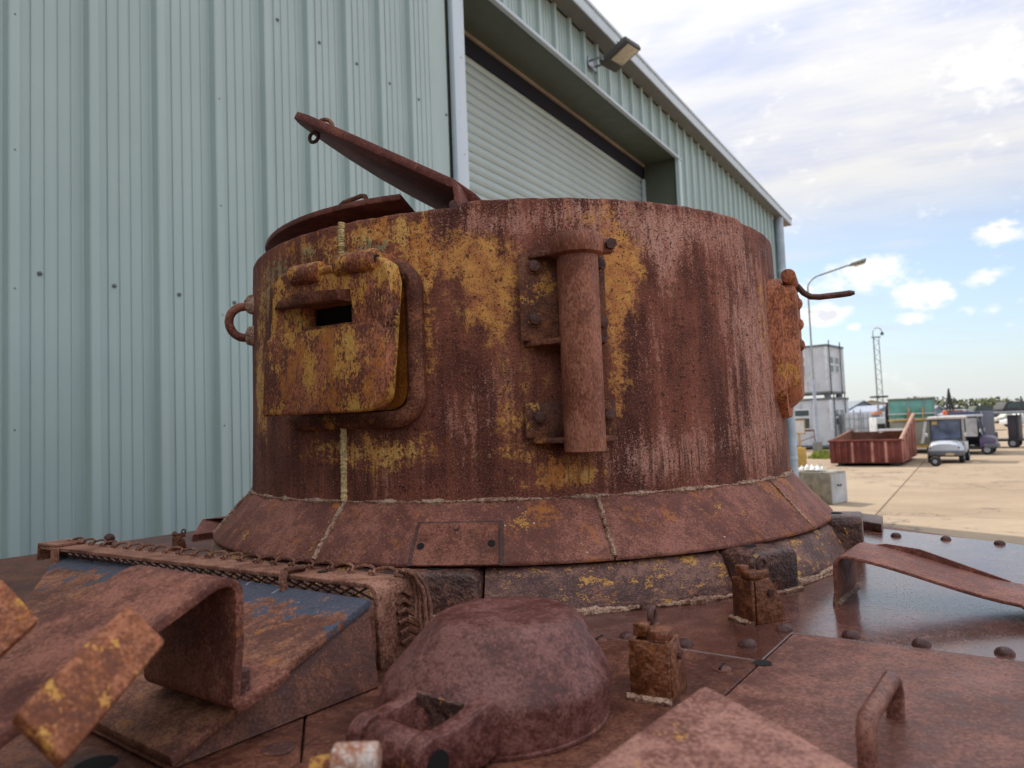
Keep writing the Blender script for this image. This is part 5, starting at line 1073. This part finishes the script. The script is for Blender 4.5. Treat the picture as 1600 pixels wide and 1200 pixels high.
mc = py(1383, 672, 41); mc.z = 0; t_ = thing('compressor', 'white and yellow wheeled compressor beside the blue post', 'compressor', mc, 0); f = part(t_); f('cover', MB().prism([(-.45, 0, .5), (.5, 0, .5), (.5, 0, 1.5), (.2, 0, 1.85), (-.45, 0, 1.85)], (0, .9, 0)), M_WHITE, bevel=.04); f('engine', MB().bx(-.1, .45, -.14, -.002, .55, 1.15), M_YEL, bevel=.03); f('grille', MB().bx(-.42, .0, -.05, -.003, 1.2, 1.5), M_DK)
for x_ in (-.3, .35): wheel(f, x_, .4, .26)
# far sheds
def shed(u0, u1, vtop, vr, dist, label, col, roofc):
    a = py(u0, 646, dist); b = py(u1, 646, dist); ze = py((u0 + u1) / 2, vtop, dist).z; zr = py((u0 + u1) / 2, vr, dist).z; w = b.x - a.x; c = thing('shed', label, 'shed', (a.x, dist, 0), 0, 'sheds on the far side of the yard'); f = part(c)
    zl = (a.z + b.z) / 2 - CAM_Z
    f('wall', MB().prism([(0, 0, 0), (w, 0, 0), (w, 0, ze), (w / 2, 0, zr), (0, 0, ze)], (0, 14, 0)), col); f('roof', MB().prism([(-.4, -.3, ze - .1), (w / 2, -.3, zr + .05), (w + .4, -.3, ze - .1), (w + .4, -.3, ze + .1), (w / 2, -.3, zr + .28), (-.4, -.3, ze + .1)], (0, 14.6, 0)), roofc)
    f('door', MB().bx(w * .4, w * .6, -.06, -.002, 0, ze * .7), roofc)
M_S1 = plain('shed_grey', (.24, .29, .31), .7); M_S2 = plain('shed_buff', (.50, .44, .34), .7); M_S3 = plain('shed_blue', (.27, .31, .40), .7)
shed(1328, 1372, 640, 628, 120, 'grey gabled shed behind the white containers', M_S1, plain('roof_grey', (.20, .24, .27), .7)); shed(1322, 1402, 634, 627, 160, 'long buff shed whose roof shows above the grey gable', M_S2, M_S2)
shed(1372, 1400, 643, 635, 110, 'low blue grey shed behind the compressor', M_S3, M_S3); shed(1455, 1478, 645, 636, 130, 'grey shed beside the glazed truck cab', M_S1, M_S1); shed(1490, 1528, 647, 642, 125, 'pale blue low shed behind the golf buggies', M_S3, plain('roof_pale', (.42, .46, .55), .6))
# poles
def pole(u, vt, vb, dist, label, r=.1, lean=0):
    b = py(u, vb, dist); t = py(u + lean, vt, dist); o = MB().tube([(b.x, dist, 0), (t.x, dist, t.z)], r, 8).build('pole', M_DK, off=(b.x, dist, 0)); o.location = (b.x, dist, 0); tag(o, label, 'pole')
pole(1485, 607, 650, 75, 'dark slanting jib mast above the silver golf buggy', .09, -3); pole(1528, 628, 650, 140, 'thin far pole in front of the tree line', .10); pole(1595, 619, 650, 90, 'antenna pole above the parked military vehicles', .09)
jb = py(1484, 650, 75); t_ = thing('jib_frame', 'dark a-frame derrick behind the silver golf buggy', 'derrick', (jb.x, 75, 0)); f = part(t_)
for x_ in (-.55, .75): f('strut', MB().tube([(x_, 0, 0), (.05, 0, 4.15)], .10, 8), M_DK)
f('cross_beam', MB().bx(-.35, .5, -.08, .08, 1.8, 2.0), plain('derrick_red', (.20, .06, .05), .6)); f('cab', MB().bx(.1, 1.2, -.4, .6, .4, 2.1), plain('derrick_red', (.20, .06, .05), .6), bevel=.05)
# far vehicles by the right edge
def van(u, v, dist, rz, label, col, L=4.2, H=1.5, W_=1.75, mil=False):
    p = gz(u, v); p = p * (dist / p.y) if False else V((p.x, p.y, 0)); c = thing('parked_truck' if mil else 'parked_car', label, 'truck' if mil else 'car', p, rz); f = part(c)
    f('body', MB().prism([(-L / 2, -W_ / 2, .30), (L / 2, -W_ / 2, .30), (L / 2, -W_ / 2, H * .52), (L * .28, -W_ / 2, H * .60), (L * .12, -W_ / 2, H), (-L * .38, -W_ / 2, H), (-L / 2, -W_ / 2, H * .62)], (0, W_, 0)), col, bevel=.06)
    f('side_window', MB().prism([(L * .20, -W_ / 2 - .004, H * .64), (L * .10, -W_ / 2 - .004, H * .92), (-L * .34, -W_ / 2 - .004, H * .92), (-L * .40, -W_ / 2 - .004, H * .66)], (0, -.008, 0)), M_GLASS)
    for x_ in (-L * .31, L * .31):
        for y3 in (-W_ / 2 + .06, W_ / 2 - .06):
            w = f('wheel', MB().lathe([(.01, -.09), (.3, -.09), (.34, -.05), (.34, .05), (.3, .09), (.01, .09)], (0, 0, 0), 16), M_BLK); w.rotation_euler = (pi / 2, 0, 0); w.location = (x_, y3, .34)
M_ARMY = plain('army_green', (.05, .06, .045), .7); M_ARMY2 = plain('army_dark', (.035, .035, .04), .7)
van(1600, 666, 0, radians(176), 'white car parked at the far right of the yard', M_WHITE, 4.3, 1.5); van(1577, 661, 0, radians(170), 'small pale car beyond the canopy cart', plain('car_cream', (.55, .56, .50), .4), 3.9, 1.5)
van(1590, 656, 0, radians(5), 'dark military truck standing beyond the parked cars', M_ARMY2, 7, 3.2, 2.4, True); van(1560, 654, 0, radians(8), 'pale box lorry near the far tree line', plain('lorry_buff', (.40, .36, .31), .7), 5.5, 2.6, 2.2, True); van(1540, 655, 0, radians(3), 'army green truck beyond the purple golf buggy', M_ARMY, 6.5, 2.8, 2.3, True)
# far wood on the horizon
lf_ = MB(); 
for k in range(5200):
    t_ = random.random(); x_ = 70 + 330 * t_; dep = 330 + random.uniform(-8, 14); hmax = 5.6 + 2.2 * sin(t_ * 21) + 1.3 * sin(t_ * 57 + 1) ; z_ = hmax * random.random() ** .6; s_ = random.uniform(.5, 1.3)
    a = V((random.gauss(0, 1), random.gauss(0, 1), random.gauss(0, 1))).normalized(); b = a.orthogonal().normalized(); c = V((x_, dep, z_)); lf_.add([c + a * s_, c + b * s_, c - a * s_, c - b * s_], [(0, 1, 2, 3)])
wood = lf_.build('wood', plain('wood_green', (.10, .115, .045), .9, 0, .35, .12)); wood['kind'] = 'stuff'; wood['label'] = 'low green tree line along the horizon'; wood['category'] = 'trees'
hl = MB().prism([(40, 345, -.02), (440, 345, -.02), (440, 360, 4.5), (40, 360, 3.0)], (0, 60, 0)).build('terrain', plain('field_dull', (.16, .16, .08), .9, 0, .2, .05)); struct(hl)
